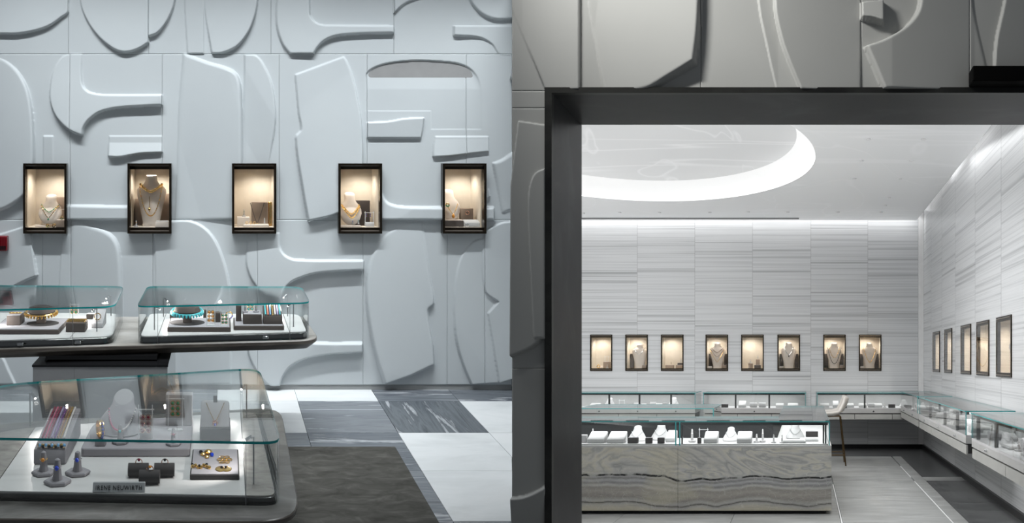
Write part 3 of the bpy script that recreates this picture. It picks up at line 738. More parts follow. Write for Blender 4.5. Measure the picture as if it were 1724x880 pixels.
# niche 3
c, zd = HN[2]
block(HALL, (c+.05, yn+.12, zd), .13, .04, .19, 'pad_taupe', 'rose-taupe upright panel hung with a long chain in the third niche')
block(HALL, (c+.133, yn+.13, zd), .03, .04, .19, 'gold', 'narrow gold panel beside the rose-taupe panel in the third niche')
chain(HALL, (c+.03, yn+.112, zd), [(-.055+.11*k/20, -.004, .185-.16*(1-abs(-1+2*k/20)**1.2)) for k in range(21)], .003, 'pad_brown', 'long brown cord necklace looped over the third niche panel', pendant=.009)
block(HALL, (c-.08, yn+.08, zd), .10, .09, .075, 'pad_cream', 'cream cube block carrying a green gem in the third niche')
ring_cone(HALL, (c-.075, yn+.12, zd+.075), .06, .035, 'pad_white', 'gold', 'gem_green', 'white ring cone on the cream cube in the third niche')
block(HALL, (c+.02, yn+.04, zd), .20, .07, .02, 'pad_cream', 'long cream pad at the front of the third niche', name='display_pad')
for q in range(3):
    bangle(HALL, (c-.055+.03*q, yn+.06, zd+.02), .009, .0025, 'gold', ['gold ring at the left end of the long cream pad', 'gold ring second on the long cream pad', 'gold ring third on the long cream pad near its middle'][q], cat='ring', name='ring')
ring_cone(HALL, (c+.085, yn+.06, zd+.02), .05, .035, 'pad_white', None, 'gold', 'white ring finger on the right of the long cream pad', dish=False)
# niche 4
c, zd = HN[3]
block(HALL, (c+.045, yn+.17, zd), .14, .03, .20, 'pad_brown', 'brown upright panel behind the oval bust in the fourth niche')
B, _ = make_bust(HALL, (c-.052, yn+.06, zd+.015), 'oval', .26, .18, .045, .38, 'pad_cream', 'cream oval bust wearing twin gold chains in the fourth niche')
for q, dr in enumerate((.28, .36)):
    chain(HALL, (c-.052, yn+.06, zd+.015), B.strand(.38, .64-.05*q, dr, .004, lift=.012*q), .0035, 'gold', ['upper gold curb necklace on the fourth niche bust', 'lower gold curb necklace on the fourth niche bust'][q], beads=20)
block(HALL, (c-.06, yn+.03, zd), .16, .02, .014, 'pad_cream', 'flat cream pad at the foot of the fourth niche bust', name='display_pad')
ring_cone(HALL, (c-.045, yn+.04, zd+.014), .045, .035, 'pad_white', 'silver', 'gem_blue', 'white ring finger with blue stone in the fourth niche', dish=False)
ring_cone(HALL, (c+.005, yn+.06, zd+.014), .05, .04, 'pad_white', 'gold', 'gem_turquoise', 'white ring finger with pale stone in the fourth niche', dish=False)
block(HALL, (c+.095, yn+.06, zd), .07, .05, .03, 'pad_white', 'white foot block under the clear rack in the fourth niche')
acrylic_frame(HALL, (c+.095, yn+.085, zd+.03), .07, .09, 'acrylic', 'clear rack of rings on a white foot in the fourth niche')
drops(HALL, (c+.085, yn+.083, zd+.105), 2, .03, .03, 'gold', 'gem_blue', 'gold and blue earrings on the clear rack in the fourth niche')
# niche 5
c, zd = HN[4]
block(HALL, (c-.06, yn+.05, zd), .17, .12, .05, 'pad_brown', 'low brown block below the oval bust in the fifth niche', top='pad_cream')
B, _ = make_bust(HALL, (c-.062, yn+.10, zd+.054), 'oval', .24, .17, .045, .36, 'pad_cream', 'cream oval bust wearing an amber drop in the fifth niche')
chain(HALL, (c-.062, yn+.10, zd+.054), B.strand(.28, .56, .36, .004, 14, power=1.2, lift=.028), .003, 'gold', 'gold chain with amber drop on the fifth niche bust', pendant=.013, pend_mat='gem_amber')
bangle(HALL, (c-.10, yn+.06, zd+.155), .012, .005, 'gold', 'gold flower brooch on the fifth niche bust', 4, 'gem_green', cat='brooch', name='brooch')
block(HALL, (c+.075, yn+.13, zd), .10, .05, .14, 'pad_taupe', 'taupe upright holder in the fifth niche')
bangle(HALL, (c+.075, yn+.125, zd+.09), .014, .003, 'rose_gold', 'rose gold hoop hung on the taupe holder in the fifth niche', cat='earring', name='earring')
block(HALL, (c+.09, yn+.04, zd), .12, .06, .035, 'pad_silver', 'silvery pad at the right front of the fifth niche', slope=.02, name='display_pad')
bangle(HALL, (c+.045, yn+.03, zd), .011, .003, 'silver', 'silver ring standing at the front of the fifth niche', 4, 'pearl', cat='ring', name='ring')

# red alarm box
t = thing('fire_alarm', HALL, (-1.78, WALL, 1.085), 'dark red fire alarm box mounted low on the relief wall', 'fire alarm')
part('housing', G().box(-.08, .105, -.07, .0, 0, .115, bev=.006), 'alarm_red', t)
part('display_window', G().box(-.01, .035, -.074, -.07, .05, .10), 'alarm_dark', t, False)
part('speaker_grille', G().box(-.02, .095, -.074, -.07, .012, .04), 'alarm_dark', t, False)
for q in range(3): part('rib', G().box(.045+.02*q, .052+.02*q, -.076, -.07, .045, .105), 'alarm_red', t, False)

# ------------------------------------------------------------------ hall tables and vitrines
def stone_table(outline, ztop, thick, base_fn, label, mat='table_stone'):
    t = thing('display_table', HALL, (0, 0, 0), label, 'table')
    g = G(); i = inset(outline, .018); i2 = inset(outline, .05)
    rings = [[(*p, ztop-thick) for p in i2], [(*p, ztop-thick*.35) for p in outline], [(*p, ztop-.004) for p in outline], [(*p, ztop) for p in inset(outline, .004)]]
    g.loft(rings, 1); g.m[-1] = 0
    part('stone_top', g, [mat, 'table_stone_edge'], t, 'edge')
    base_fn(t); return t
SLAB_U = rounded([(-1.9, 4.78), (.585, 5.085), (.555, 5.815), (-1.9, 5.815)], [.15, .17, .09, .15])
SLAB_L = rounded([(-1.36, 3.10), (.285, 3.055), (.30, 4.44), (-1.3, 4.14)], [.3, .24, .2, .35])
def base_u(t):
    part('plinth', G().box(-1.116, -.875, 4.84, 5.62, 0, .5995), 'plinth_mirror', t, False, label='mirror-polished steel panel of the plinth')
    part('plinth', G().box(-.874, -.332, 4.84, 5.62, 0, .5995), 'plinth_mirror', t, False, label='mirror-polished steel panel of the plinth')
    part('plinth_cap', G().box(-1.12, -.328, 4.836, 5.624, .60, .612), 'black_gloss', t, False)
    part('neck', G().box(-1.06, -.40, 4.93, 5.55, .62, .645), 'black_gloss', t, False)
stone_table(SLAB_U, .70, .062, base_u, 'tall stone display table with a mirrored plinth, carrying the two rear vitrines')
def base_l(t):
    part('pedestal', G().box(-.95, .02, 3.4, 4.1, .0145, .4345), 'table_stone_edge', t, False)
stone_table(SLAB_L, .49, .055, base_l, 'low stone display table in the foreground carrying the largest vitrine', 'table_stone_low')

def vitrine(outline, zs, zd, zt, label, seams, rail_mat, locks, lamps, decks, joints):
    base = (0, 0, 0); t = thing('vitrine', HALL, base, label, 'display case')
    zs += .0012
    part('base_rail', G().prism(inset(outline, .016), zs, zd-.006, 0, .003), rail_mat, t, 'edge')
    part('rail_trim', G().ring_wall(inset(outline, .010), .004, zs+.001, zs+.010), 'black_gloss', t, False)
    # deck in three stones
    od = inset(outline, .020)
    def clip(poly, xa, xb):
        def cut(P, x, keep):
            o = []
            for i in range(len(P)):
                a, b_ = P[i-1], P[i]; ia, ib = keep*(a[0]-x) >= 0, keep*(b_[0]-x) >= 0
                if ia != ib:
                    u = (x-a[0])/(b_[0]-a[0]); o.append((x, a[1]+u*(b_[1]-a[1])))
                if ib: o.append(b_)
            return o
        return cut(cut(poly, xa, 1), xb, -1)
    xs = [min(p[0] for p in od)-.01]+list(seams)+[max(p[0] for p in od)+.01]
    for q, (xa, xb) in enumerate(zip(xs[:-1], xs[1:])):
        P = clip(od, xa+.002, xb-.002)
        if len(P) > 2: part('deck_stone', G().prism(P, zd-.006, zd), decks[q], t, False)
    part('glass_wall', G().ring_wall(inset(outline, .001), .007, zs+.002, zt-.011), 'case_glass', t, 'edge')
    part('glass_top', G().prism(outline, zt-.010, zt, 0, 0, side=1), ['case_glass', 'glass_edge'], t, 'edge')
    for (jx, jy) in joints: part('glass_joint', G().box(jx-.001, jx+.001, jy-.003, jy+.003, zs+.002, zt-.011), 'steel_post', t, False)
    for (lx, ly, lz) in locks: part('lock', G().box(lx-.018, lx+.018, ly-.006, ly+.004, lz-.008, lz+.008, bev=.002), 'chrome', t)
    for (px, py, h, dx, dy) in lamps:
        p = part('lamp_post', G().box(px-.003, px+.003, py-.003, py+.003, zd, zd+h, bev=.0008), 'steel_post', t, False)
        L = math.hypot(dx, dy); ux, uy = dx/L, dy/L
        part('lamp_arm', G().tube([(px, py, zd+h-.003), (px+ux*.02, py+uy*.02, zd+h-.006)], .003, 6), 'steel_post', p)
        hd = part('lamp_head', G().tube([(px+ux*.012, py+uy*.012, zd+h-.004), (px+ux*.036, py+uy*.036, zd+h-.020)], .007, 10), 'chrome', p)
        part('lens', G().ball((px+ux*.037, py+uy*.037, zd+h-.021), .0055, 8), 'lamp_white', p)
        spot(t, (px+ux*.042, py+uy*.042, zd+h-.024), (px+ux*.35, py+uy*.35, zd), 3.2, 1.9, (1, .95, .92))
    return t
OUT_L = rounded([(-1.25, 3.25), (.218, 3.185), (.18, 4.285), (-1.12, 3.975)], [.2, .09, .15, .24], 9)
vitrine(OUT_L, .49, .525, .74, 'largest glass vitrine on the low foreground table with a maker plaque inside', [-.912, .082], 'rail_stone', [],
        [(-.94, 4.02, .162, .7, -.5), (.11, 4.15, .17, -.6, -.6), (.116, 3.32, .19, -.7, .5)],
        ['deck_stone_brown', 'deck_stone', 'deck_stone_brown'], [(.082, 3.195), (.082, 4.255)])
OUT_R = rounded([(-.525, 4.968), (.525, 5.098), (.53, 5.70), (-.53, 5.715)], [.09, .09, .14, .1], 8)
vitrine(OUT_R, .70, .745, .93, 'glass vitrine at the free end of the tall stone table', [-.40, .40], 'polished_rail', [(.25, 5.07, .72)],
        [(-.436, 5.17, .145, .6, .4), (.436, 5.26, .15, -.6, .3), (-.41, 5.58, .13, .5, -.4), (.425, 5.60, .15, -.5, -.4)], ['deck_stone']*3, [(-.40, 4.99), (.40, 5.09)])
OUT_X = rounded([(-1.78, 4.80), (-.655, 4.968), (-.69, 5.715), (-1.78, 5.76)], [.1, .12, .12, .1], 8)
vitrine(OUT_X, .70, .745, .93, 'glass vitrine on the inner half of the tall stone table, holding a gold fringe collar', [-.92], 'polished_rail', [(-.87, 4.935, .722), (-1.2, 4.885, .722)],
        [(-.786, 5.12, .145, -.6, .4), (-.767, 5.62, .14, -.5, -.4), (-1.5, 5.05, .14, .5, .4)], ['deck_stone']*2, [(-.90, 4.935)])

# ---- contents of the foreground vitrine
D = .525
t = block(HALL, (-.742, 3.527, D), .136, .37, .063, 'pad_grey', 'grey slanted pad draped with rows of bracelets, front of the large vitrine', slope=.062, name='bracelet_pad')
BR = [('gem_garnet', 'dark garnet bead bracelet outermost on the slanted grey pad'), ('gem_pink', 'pink bead bracelet second on the slanted grey pad'), ('gem_garnet', 'wine red bead bracelet third on the slanted grey pad'),
      ('gem_lavender', 'lavender bead bracelet beside the wine red one on the slanted pad'), ('gem_purple', 'purple bead bracelet at the middle of the slanted pad'), ('rose_gold', 'rose gold mesh bracelet right of the purple one'),
      ('gold', 'gold bracelet between the rose gold and cream strands'), ('pearl', 'cream pearl bracelet innermost on the slanted grey pad')]
for q, (mt, lb) in enumerate(BR):
    x = -.742-.05+.0135*q; pts = []
    for k in range(16):
        u = k/15; y = .09+.27*u; pts.append((0, y, .063+.062*y/.37+.0068+.004*math.sin(PI*u)))
    tb = thing('bracelet', HALL, (x, 3.527, D), lb, 'bracelet', None)
    part('strand', G().tube(pts, .0042, 6), mt, tb)
    g = G()
    for k in range(0, len(pts)): g.ball(pts[k], .0055, 6)
    part('beads', g, mt, tb, kind='stuff')
t = thing('bracelet', HALL, (-.735, 3.545, D+.075), 'jewelled flower bracelet with pale blue stones across the front of the slanted grey pad', 'bracelet')
g = G()
for k in range(9): g.ball((-.055+.0135*k, -.004+.006*math.sin(k*2.1), .002*math.cos(k*3)), .008, 6)
part('links', g, 'gold', t)
g = G()
for k in range(5): g.ball((-.05+.026*k, -.012, .004), .0075, 8)
part('stones', g, 'gem_sky', t, kind='stuff')
g = G()
for k in range(4): g.ball((-.036+.026*k, -.012, -.003), .007, 6)
part('dark_stones', g, 'gem_black', t, kind='stuff')
ring_cone(HALL, (-.744, 3.42, D), .095, .10, 'pad_grey', 'gold', 'gem_amber', 'grey ring cone with stacked gold ring, outermost of three')
ring_cone(HALL, (-.668, 3.325, D), .10, .11, 'pad_grey', 'silver', 'gem_blue', 'grey ring cone with pale blue ring, foremost of three')
ring_cone(HALL, (-.604, 3.42, D), .095, .105, 'pad_grey', 'silver', 'gem_blue', 'grey ring cone with dark blue ring, innermost of three')
g = G().prism(rounded([(-.24, 0), (.235, 0), (.235, .43), (-.24, .40)], [.02, .01, .01, .14]), 0, .035, 0, .004)
solo('display_riser', HALL, (-.386, 3.616, D), g, 'pad_grey', 'long low grey riser at the middle of the large vitrine carrying the grey bust', 'display stand')
Z1 = D+.035
B, _ = make_bust(HALL, (-.475, 3.83, Z1), 'flare', .165, .215, .085, .60, 'pad_grey', 'grey necklace bust wearing pink pearls in the large vitrine')
tn = thing('necklace', HALL, (-.475, 3.83, Z1), 'pink to white pearl necklace on the grey bust', 'necklace')
pts = B.strand(.29, .70, .46, .003, 40, power=2.6, lift=.006); part('cord', G().tube(pts, .002, 5), 'silver', tn)
g = G()
for k in range(0, 20): g.ball(pts[k], .0042, 6)
part('pink_pearls', g, 'gem_pink', tn, kind='stuff'); g = G()
for k in range(20, 41): g.ball(pts[k], .0045, 6)
part('white_pearls', g, 'pearl', tn, kind='stuff')
block(HALL, (-.545, 3.64, Z1), .045, .04, .028, 'pad_grey', 'little grey foot under the gold bangle')
t = thing('bangle', HALL, (-.55, 3.68, Z1+.028), 'wide gold bangle set with blue stones', 'bangle')
g = G(); n = 28
for k, (r, x) in enumerate(((.036, -.009), (.036, .009), (.032, .009), (.032, -.009))): pass
rings = [[(x, r*math.cos(2*PI*k/n), .037+r*1.05*math.sin(2*PI*k/n)) for r, x in ((.036, -.009), (.036, .009), (.032, .009), (.032, -.009))] for k in range(n+1)]
g.loft(rings, 0, False, False); g.xf(lambda x, y, z: (x*.9-y*.45, y*.9+x*.45, z)); part('band', g, 'gold', t)
g = G()
for k in range(6):
    a = PI*.75+PI*.5*k/5; r = .037; g.ball((-.45*r*math.cos(a)*1.0, .9*r*math.cos(a), .037+r*1.05*math.sin(a)*1.15), .006, 8)
part('stones', g, 'gem_blue', t, kind='stuff')
ring_cone(HALL, (-.462, 3.68, Z1), .085, .075, 'pad_grey', 'gold', 'gem_turquoise', 'grey ring cone with turquoise ring on the riser')
acrylic_frame(HALL, (-.352, 3.70, Z1), .066, .165, 'acrylic', 'clear frame hung with pink drop earrings on the riser')
block(HALL, (-.352, 3.73, Z1), .055, .012, .10, 'pad_grey_light', 'small grey card behind the pink drop earrings')
drops(HALL, (-.352, 3.696, Z1+.125), 3, .026, .085, 'rose_gold', 'gem_red', 'pink and garnet drop earrings in the nearer clear frame')
block(HALL, (-.215, 3.92, Z1), .125, .05, .145, 'pad_grey_light', 'tall pale grey block behind the green earrings')
acrylic_frame(HALL, (-.228, 3.86, Z1), .07, .165, 'acrylic', 'clear frame hung with green drop earrings by the pale grey block')
drops(HALL, (-.228, 3.855, Z1+.14), 3, .024, .075, 'gold', 'gem_green', 'gold and green drop earrings in the farther clear frame')
ring_cone(HALL, (-.225, 3.66, Z1), .075, .07, 'pad_grey', 'rose_gold', 'gem_garnet', 'grey ring cone with round garnet ring at the end of the riser')
t = block(HALL, (-.043, 3.79, D), .14, .16, .066, 'pad_charcoal', 'charcoal block under the grey pendant pad')
t = thing('pendant_pad', HALL, (-.043, 3.80, D+.066), 'grey padded card leaning back with a blue pendant', 'display stand')
o = rounded([(-.066, 0), (.066, 0), (.066, .105), (-.066, .105)], [.004, .004, .022, .022])
g = G(); g.loft([[(x, -.0, z) for x, z in inset(o, .003)], [(x, .003, z) for x, z in o], [(x, .014, z) for x, z in o]], 0); g.xf(lambda x, y, z: (x, y+z*.55, z*.98)); part('pad', g, 'pad_grey_light', t)
part('clip', G().box(-.009, .009, .055, .062, .095, .128), 'pad_charcoal', t, False)
pts = [(-.042+.084*k/20, -.010+.55*(.1-.078*(1-abs(-1+k/10)**1.1)), .1-.078*(1-abs(-1+k/10)**1.1)) for k in range(21)]
tn = thing('necklace', HALL, (-.043, 3.80, D+.066), 'gold chain with a blue flower pendant on the leaning grey card', 'necklace')
part('chain', G().tube(pts, .0022, 6), 'gold', tn)
g = G(); p = pts[10]
for k in range(5): g.ball((p[0]+.009*math.cos(k*1.257), p[1]-.006, p[2]+.008*math.sin(k*1.257)), .006, 6)
part('flower', g, 'rose_gold', tn); part('stone', G().ball((p[0], p[1]-.012, p[2]-.006), .006, 8), 'gem_blue', tn)
t = thing('display_tray', HALL, (-.04, 3.36, D), 'flat charcoal tray with four gold pieces, front of the large vitrine', 'tray')
part('board', G().box(-.10, .10, 0, .29, 0, .02, bev=.002), 'pad_charcoal', t, False)
part('inlay', G().box(-.095, .095, .005, .285, .02, .022), 'pad_grey', t, False)
zt_ = D+.022
t = thing('brooch', HALL, (-.08, 3.57, zt_), 'domed gold brooch with a blue stone at the back of the charcoal tray', 'brooch')
g = G().ball((.01, .02, .008), .018, 8, sz=.6); g.ball((-.012, .0, .006), .013, 8, sz=.6); g.ball((.005, -.03, .006), .011, 8, sz=.6); part('petals', g, 'gold', t)
part('stone', G().ball((.026, -.012, .008), .009, 8), 'gem_blue', t); part('dark_stone', G().ball((-.022, .02, .008), .009, 8), 'gem_black', t)
t = thing('brooch', HALL, (-.0, 3.51, zt_), 'openwork gold rosette brooch on the charcoal tray', 'brooch')
for k in range(6): part('loop', G().torus((.02*math.cos(k*1.047), .032*math.sin(k*1.047), .005), .011, .0022, 'z', 12, 5), 'gold', t)
part('centre', G().torus((0, 0, .005), .009, .002, 'z', 12, 5), 'gold', t)
t = thing('brooch', HALL, (-.098, 3.43, zt_), 'gold spray brooch with dark stones at the front of the charcoal tray', 'brooch')
g = G()
for k in range(7): g.ball((-.034+.0115*k, .012*math.sin(k*1.9), .006), .008, 6)
part('leaves', g, 'gold', t); g = G()
for k in range(3): g.ball((-.036+.03*k, .008*math.cos(k*3), .012), .006, 6)
part('stones', g, 'gem_black', t, kind='stuff')
t = thing('earrings', HALL, (-.004, 3.415, zt_), 'pair of large gold oval disc earrings at the front of the charcoal tray', 'earrings')
for x in (-.012, .012):
    g = G(); g.lathe([(.020, 0), (.022, .002), (.018, .004), (.007, .004)], 18, 1, 1.35); g.xf(lambda a, b_, z: (a+x, b_, z)); e = part('earring', g, 'gold', t)
    g = G().ball((x*.7, .010, .004), .006, 6); part('stone', g, 'gem_black', e)
for q, (x, y, lb) in enumerate(((-.352, 3.40, 'outer'), (-.246, 3.40, 'inner'), (-.30, 3.325, 'front'))):
    t = thing('bracelet_roll', HALL, (x, y, D), 'short black %s roll of the trio, with a small ring' % lb, 'display stand')
    g = G(); n = 14
    g.loft([[(xx, .026*math.cos(2*PI*k/n), .027+.026*math.sin(2*PI*k/n)) for k in range(n)] for xx in (-.041, -.038, .038, .041)]); part('roll', g, 'pad_charcoal', t)
    part('foot', G().box(-.036, .036, -.016, .016, 0, .008), 'pad_charcoal', t, False)
    r = thing('ring', HALL, (x+.002, y, D+.052), 'gold ring on top of the %s black roll' % lb, 'ring')
    part('band', G().torus((0, 0, .005), .013, .002, 'y', 14, 5), 'rose_gold', r); part('stone', G().ball((0, -.003, .015), .006, 8), ['gem_red', 'gem_black', 'gem_amber'][q], r)
t = thing('name_plaque', HALL, (-.412, 3.235, D), 'small grey name plaque with black capitals at the front of the large vitrine', 'plaque')
g = G().box(-.102, .102, 0, .010, 0, .034, bev=.0015); g.xf(lambda x, y, z: (x, y+z*.5, z*.95)); part('plate', g, 'plaque_grey', t, False)
def lettering(text, size, parent, off, mat, room, slope):
    cu = bpy.data.curves.new('lettering', 'FONT'); cu.body = text; cu.size = size; cu.align_x = 'CENTER'; cu.extrude = .0006; cu.space_character = 1.12
    o = bpy.data.objects.new('lettering_curve', cu); COL.objects.link(o)
    dg = bpy.context.evaluated_depsgraph_get(); me0 = bpy.data.meshes.new_from_object(o.evaluated_get(dg))
    g = G(); g.add([(v.co.x+off[0], off[1]-v.co.z+v.co.y*slope, off[2]+v.co.y) for v in me0.vertices], [tuple(p.vertices) for p in me0.polygons])
    bpy.data.objects.remove(o); bpy.data.curves.remove(cu); bpy.data.meshes.remove(me0)
    return part('lettering', g, mat, parent, False)
lettering('IRENE NEUWIRTH', .0205, t, (0, .003, .0095), 'letter_black', HALL, .52)

# ---- contents of the two rear vitrines
D = .745
def collar(base, label, mat, bead, nl):
    t = thing('collar_stand', HALL, base, label, 'necklace stand')
    part('post', G().box(-.028, .028, -.02, .02, 0, .05, bev=.003), 'pad_brown', t, False)
    part('dish', G().lathe([(.03, .045), (.06, .05), (.085, .07), (.075, .095), (.055, .105), (.05, .10)], 20, 1, .9), 'pad_brown', t)
    n = thing('necklace', HALL, base, nl, 'necklace')
    pts = [(.095*math.cos(2*PI*k/28), .087*math.sin(2*PI*k/28)-.004, .072-.012*(-math.sin(2*PI*k/28))) for k in range(28)]
    part('band', G().tube(pts, .006, 6, closed=True), mat, n)
    g = G()
    for k in range(28):
        if math.sin(2*PI*k/28) < .35: g.ball((pts[k][0]*1.05, pts[k][1]*1.06, pts[k][2]-.010), .0075, 6, sz=1.5)
    part('drops', g, bead, n, kind='stuff')
def tray(x0, x1, y0, y1, h, label, mat='pad_brown', z=D):
    t = thing('display_tray', HALL, ((x0+x1)/2, y0, z), label, 'tray')
    part('board', G().box(-(x1-x0)/2, (x1-x0)/2, 0, y1-y0, 0, h, bev=.003), mat, t, False)
    part('inlay', G().box(-(x1-x0)/2+.008, (x1-x0)/2-.008, .008, y1-y0-.008, h, h+.002), 'pad_grey', t, False); return t
tray(-.352, .038, 5.106, 5.40, .027, 'broad brown tray with a turquoise collar in the free-end vitrine')
solo('display_disc', HALL, (-.235, 5.24, D+.029), G().lathe([(.11, 0), (.11, .003), (.10, .004)], 28, 1, .8), 'pad_charcoal', 'black round mat under the turquoise collar stand', 'display mat')
collar((-.235, 5.24, D+.033), 'brown collar stand with turquoise strands in the free-end vitrine', 'gem_turquoise', 'gem_turquoise', 'turquoise bead collar on the brown stand')
acrylic_frame(HALL, (-.085, 5.16, D+.029), .055, .135, 'acrylic', 'clear frame with gold drops beside the turquoise collar')
drops(HALL, (-.085, 5.156, D+.125), 3, .022, .075, 'gold', 'gem_amber', 'gold drop earrings beside the turquoise collar')
acrylic_frame(HALL, (.0, 5.15, D+.029), .05, .10, 'acrylic', 'clear frame with green drops at the tray end')
drops(HALL, (.0, 5.146, D+.105), 3, .02, .065, 'gold', 'gem_green', 'green and gold drop earrings at the tray end')
block(HALL, (-.045, 5.25, D+.029), .05, .05, .06, 'pad_brown', 'small brown block between the two clear frames')
block(HALL, (-.13, 5.45, D), .02, .02, .07, 'pad_brown', 'thin brown peg behind the turquoise collar')
block(HALL, (-.32, 5.50, D), .085, .05, .045, 'pad_brown', 'small brown box at the rear of the free-end vitrine', top='gold')
bangle(HALL, (.03, 5.50, D), .022, .004, 'gold', 'gold bangle with blue stones at the rear of the free-end vitrine', 5, 'gem_blue')
bangle(HALL, (-.04, 5.50, D), .022, .004, 'gold', 'gold bangle with pearls at the rear of the free-end vitrine', 5, 'pearl')
tray(.057, .37, 5.157, 5.42, .025, 'brown tray with two brown blocks in the free-end vitrine')
block(HALL, (.175, 5.20, D+.027), .118, .13, .06, 'pad_brown', 'brown block bearing turquoise rings in the free-end vitrine', top='pad_grey')
block(HALL, (.302, 5.20, D+.027), .118, .13, .05, 'pad_brown', 'brown sloped block with a fan of bright bracelets', slope=.045)
for q, mt in enumerate(('gem_turquoise', 'gem_coral', 'gem_sky', 'gold', 'pearl', 'gem_lavender', 'gem_turquoise')):
    tb = thing('bracelet', HALL, (.257+.015*q, 5.20, D+.027), ['turquoise bracelet first', 'coral bracelet second', 'sky blue bracelet third', 'gold bracelet fourth', 'pearl bracelet fifth', 'lavender bracelet sixth', 'turquoise bracelet seventh'][q]+' in the fan on the sloped brown block', 'bracelet')
    part('strand', G().tube([(0, .004, .060), (0, .04, .0735), (0, .08, .0865), (0, .126, .1025)], .005, 6), mt, tb)
block(HALL, (.09, 5.29, D+.027), .035, .035, .10, 'pad_brown', 'tall narrow brown tower behind the brown blocks')
acrylic_frame(HALL, (.17, 5.50, D), .055, .13, 'acrylic', 'clear frame with blue drops at the rear right of the free-end vitrine')
drops(HALL, (.17, 5.496, D+.105), 2, .022, .05, 'gold', 'gem_turquoise', 'turquoise drop earrings at the rear right of the free-end vitrine')
block(HALL, (.30, 5.50, D), .08, .05, .04, 'pad_silver', 'silver-grey block at the rear right of the free-end vitrine')
ring_cone(HALL, (.13, 5.26, D+.091), .05, .04, 'pad_grey', 'gold', 'gem_turquoise', 'small grey ring cone on the brown block')
ring_cone(HALL, (.20, 5.26, D+.091), .05, .04, 'pad_grey', 'gold', 'gem_green', 'small dark ring cone on the brown block')
# inner vitrine
tray(-1.42, -1.005, 5.04, 5.40, .026, 'broad brown tray with a gold fringe collar in the inner vitrine')
solo('display_disc', HALL, (-1.14, 5.22, D+.028), G().lathe([(.10, 0), (.10, .003), (.09, .004)], 28, 1, .8), 'pad_charcoal', 'black round mat under the gold fringe collar', 'display mat')
collar((-1.15, 5.22, D+.032), 'brown collar stand with a gold fringe in the inner vitrine', 'gold', 'gold', 'gold fringe collar on the brown stand')
block(HALL, (-1.31, 5.16, D+.028), .085, .12, .06, 'pad_brown', 'brown block topped by a gold bracelet in the inner vitrine', top='pad_grey')
t = thing('bracelet', HALL, (-1.31, 5.19, D+.092), 'gold link bracelet lying on the brown block in the inner vitrine', 'bracelet')
for k in range(6): part('link', G().torus((-.03+.012*k, .02+.004*(k % 2), .005), .008, .003, 'z', 10, 5), 'gold', t)
block(HALL, (-.915, 5.10, D), .118, .11, .055, 'pad_brown', 'brown block with rows of gold chain in the inner vitrine')
t = thing('bracelet', HALL, (-.915, 5.10, D+.055), 'gold chain bracelets wound over the front brown block', 'bracelet')
for q in range(3): part('strand', G().tube([(-.055+.0055*k, .015+.03*q+.004*(k % 2), .007+.003*(k % 2)) for k in range(21)], .005, 5), 'gold', t)
block(HALL, (-.80, 5.22, D), .07, .16, .03, 'pad_grey_light', 'greige sloped pad with a necklace at the rear of the inner vitrine', slope=.06)
bangle(HALL, (-.80, 5.24, D+.045), .02, .003, 'gold', 'fine gold loop on the greige sloped pad', 4, 'gem_black')
acrylic_frame(HALL, (-.985, 5.45, D), .06, .12, 'acrylic', 'clear frame at the rear of the inner vitrine')
drops(HALL, (-.985, 5.446, D+.095), 2, .024, .05, 'gold', 'gem_green', 'green drop earrings in the rear frame of the inner vitrine')
block(HALL, (-.88, 5.50, D), .07, .04, .03, 'pad_brown', 'small brown box at the rear of the inner vitrine', top='pad_white')

# ------------------------------------------------------------------ portal and its relief wall
PG = 1400/PORTAL
def portal_from_px(x, y): return (x-1354)/PG, 1.35-(y-609)/PG  # portal outlines too are image pixel coordinates, scaled to the wall's face
PS = [
 ([(861, 0), (862, 15), (890, 82), (918, 148), (918, 155), (978, 155), (978, -160), (861, -160)], (978, 60, .035, 880, 60, .004), 3),
 ([(989, -160), (991, -5), (1004, 75), (1019, 156), (1085, 154), (1130, 132), (1171, 109), (1177, 60), (1180, -5), (1182, -160)], (1000, 60, .004, 1170, 80, .06), 12),
 ([(1274, -160), (1277, 0), (1292, 80), (1309, 156), (1352, 156), (1326, 100), (1313, 55), (1306, 15), (1306, -160)], (1280, 60, .012, 1310, 60, .004), 3),
 ([(1305, -160), (1305, 15), (1311, 52), (1322, 90), (1349, 156), (1449, 156), (1449, -160)], (1312, 60, .045, 1449, 40, .004), 7),
 ([(1450, 7), (1487, 4), (1487, 43), (1470, 37), (1450, 34)], (1460, 5, .035, 1470, 42, .06), 3),
 ([(1457, 82), (1490, 70), (1522, 50), (1543, 25), (1549, -5), (1556, -160), (1636, -160), (1636, -5), (1663, 128), (1640, 150), (1600, 156), (1488, 156)], (1500, 60, .055, 1640, 60, .012), 11),
 ([(1632, -160), (1631, -3), (1664, 128), (1671, 128), (1674, 90), (1690, -3), (1700, -160)], (1632, 0, .006, 1690, 0, .006), 3),
 ([(1691, -3), (1676, 70), (1672, 128), (1672, 156), (1900, 156), (1900, -160), (1704, -160)], (1674, 60, .03, 1760, 60, .005), 4),
 ([(874, 205), (922, 212), (922, 540), (909, 576), (862, 600), (840, 605), (850, 420)], (870, 208, .018, 890, 590, .035), 3),
 ([(922, 286), (905, 294), (896, 315), (893, 350), (897, 450), (903, 570), (922, 570)], (893, 350, .042, 925, 350, .045), 3),
 ([(850, 838), (880, 836), (900, 829), (922, 817), (922, 960), (850, 960)], (890, 825, .035, 890, 900, .005), 6),
]
wall_front = struct('wall_front', SALON)
relief_panels(wall_front, SALON, 'portal_plaster', [(-170, 153, [862, 978.5, 1180, 1450, 1632, 1900]), (153, 182, [862, 921]), (182, 620, [862, 921]), (620, 960, [862, 921])], PS, [], 1.8, portal_from_px, PORTAL)
a_w = -.3514*PORTAL; af = lambda n: -.3514*n    # the wall's free end
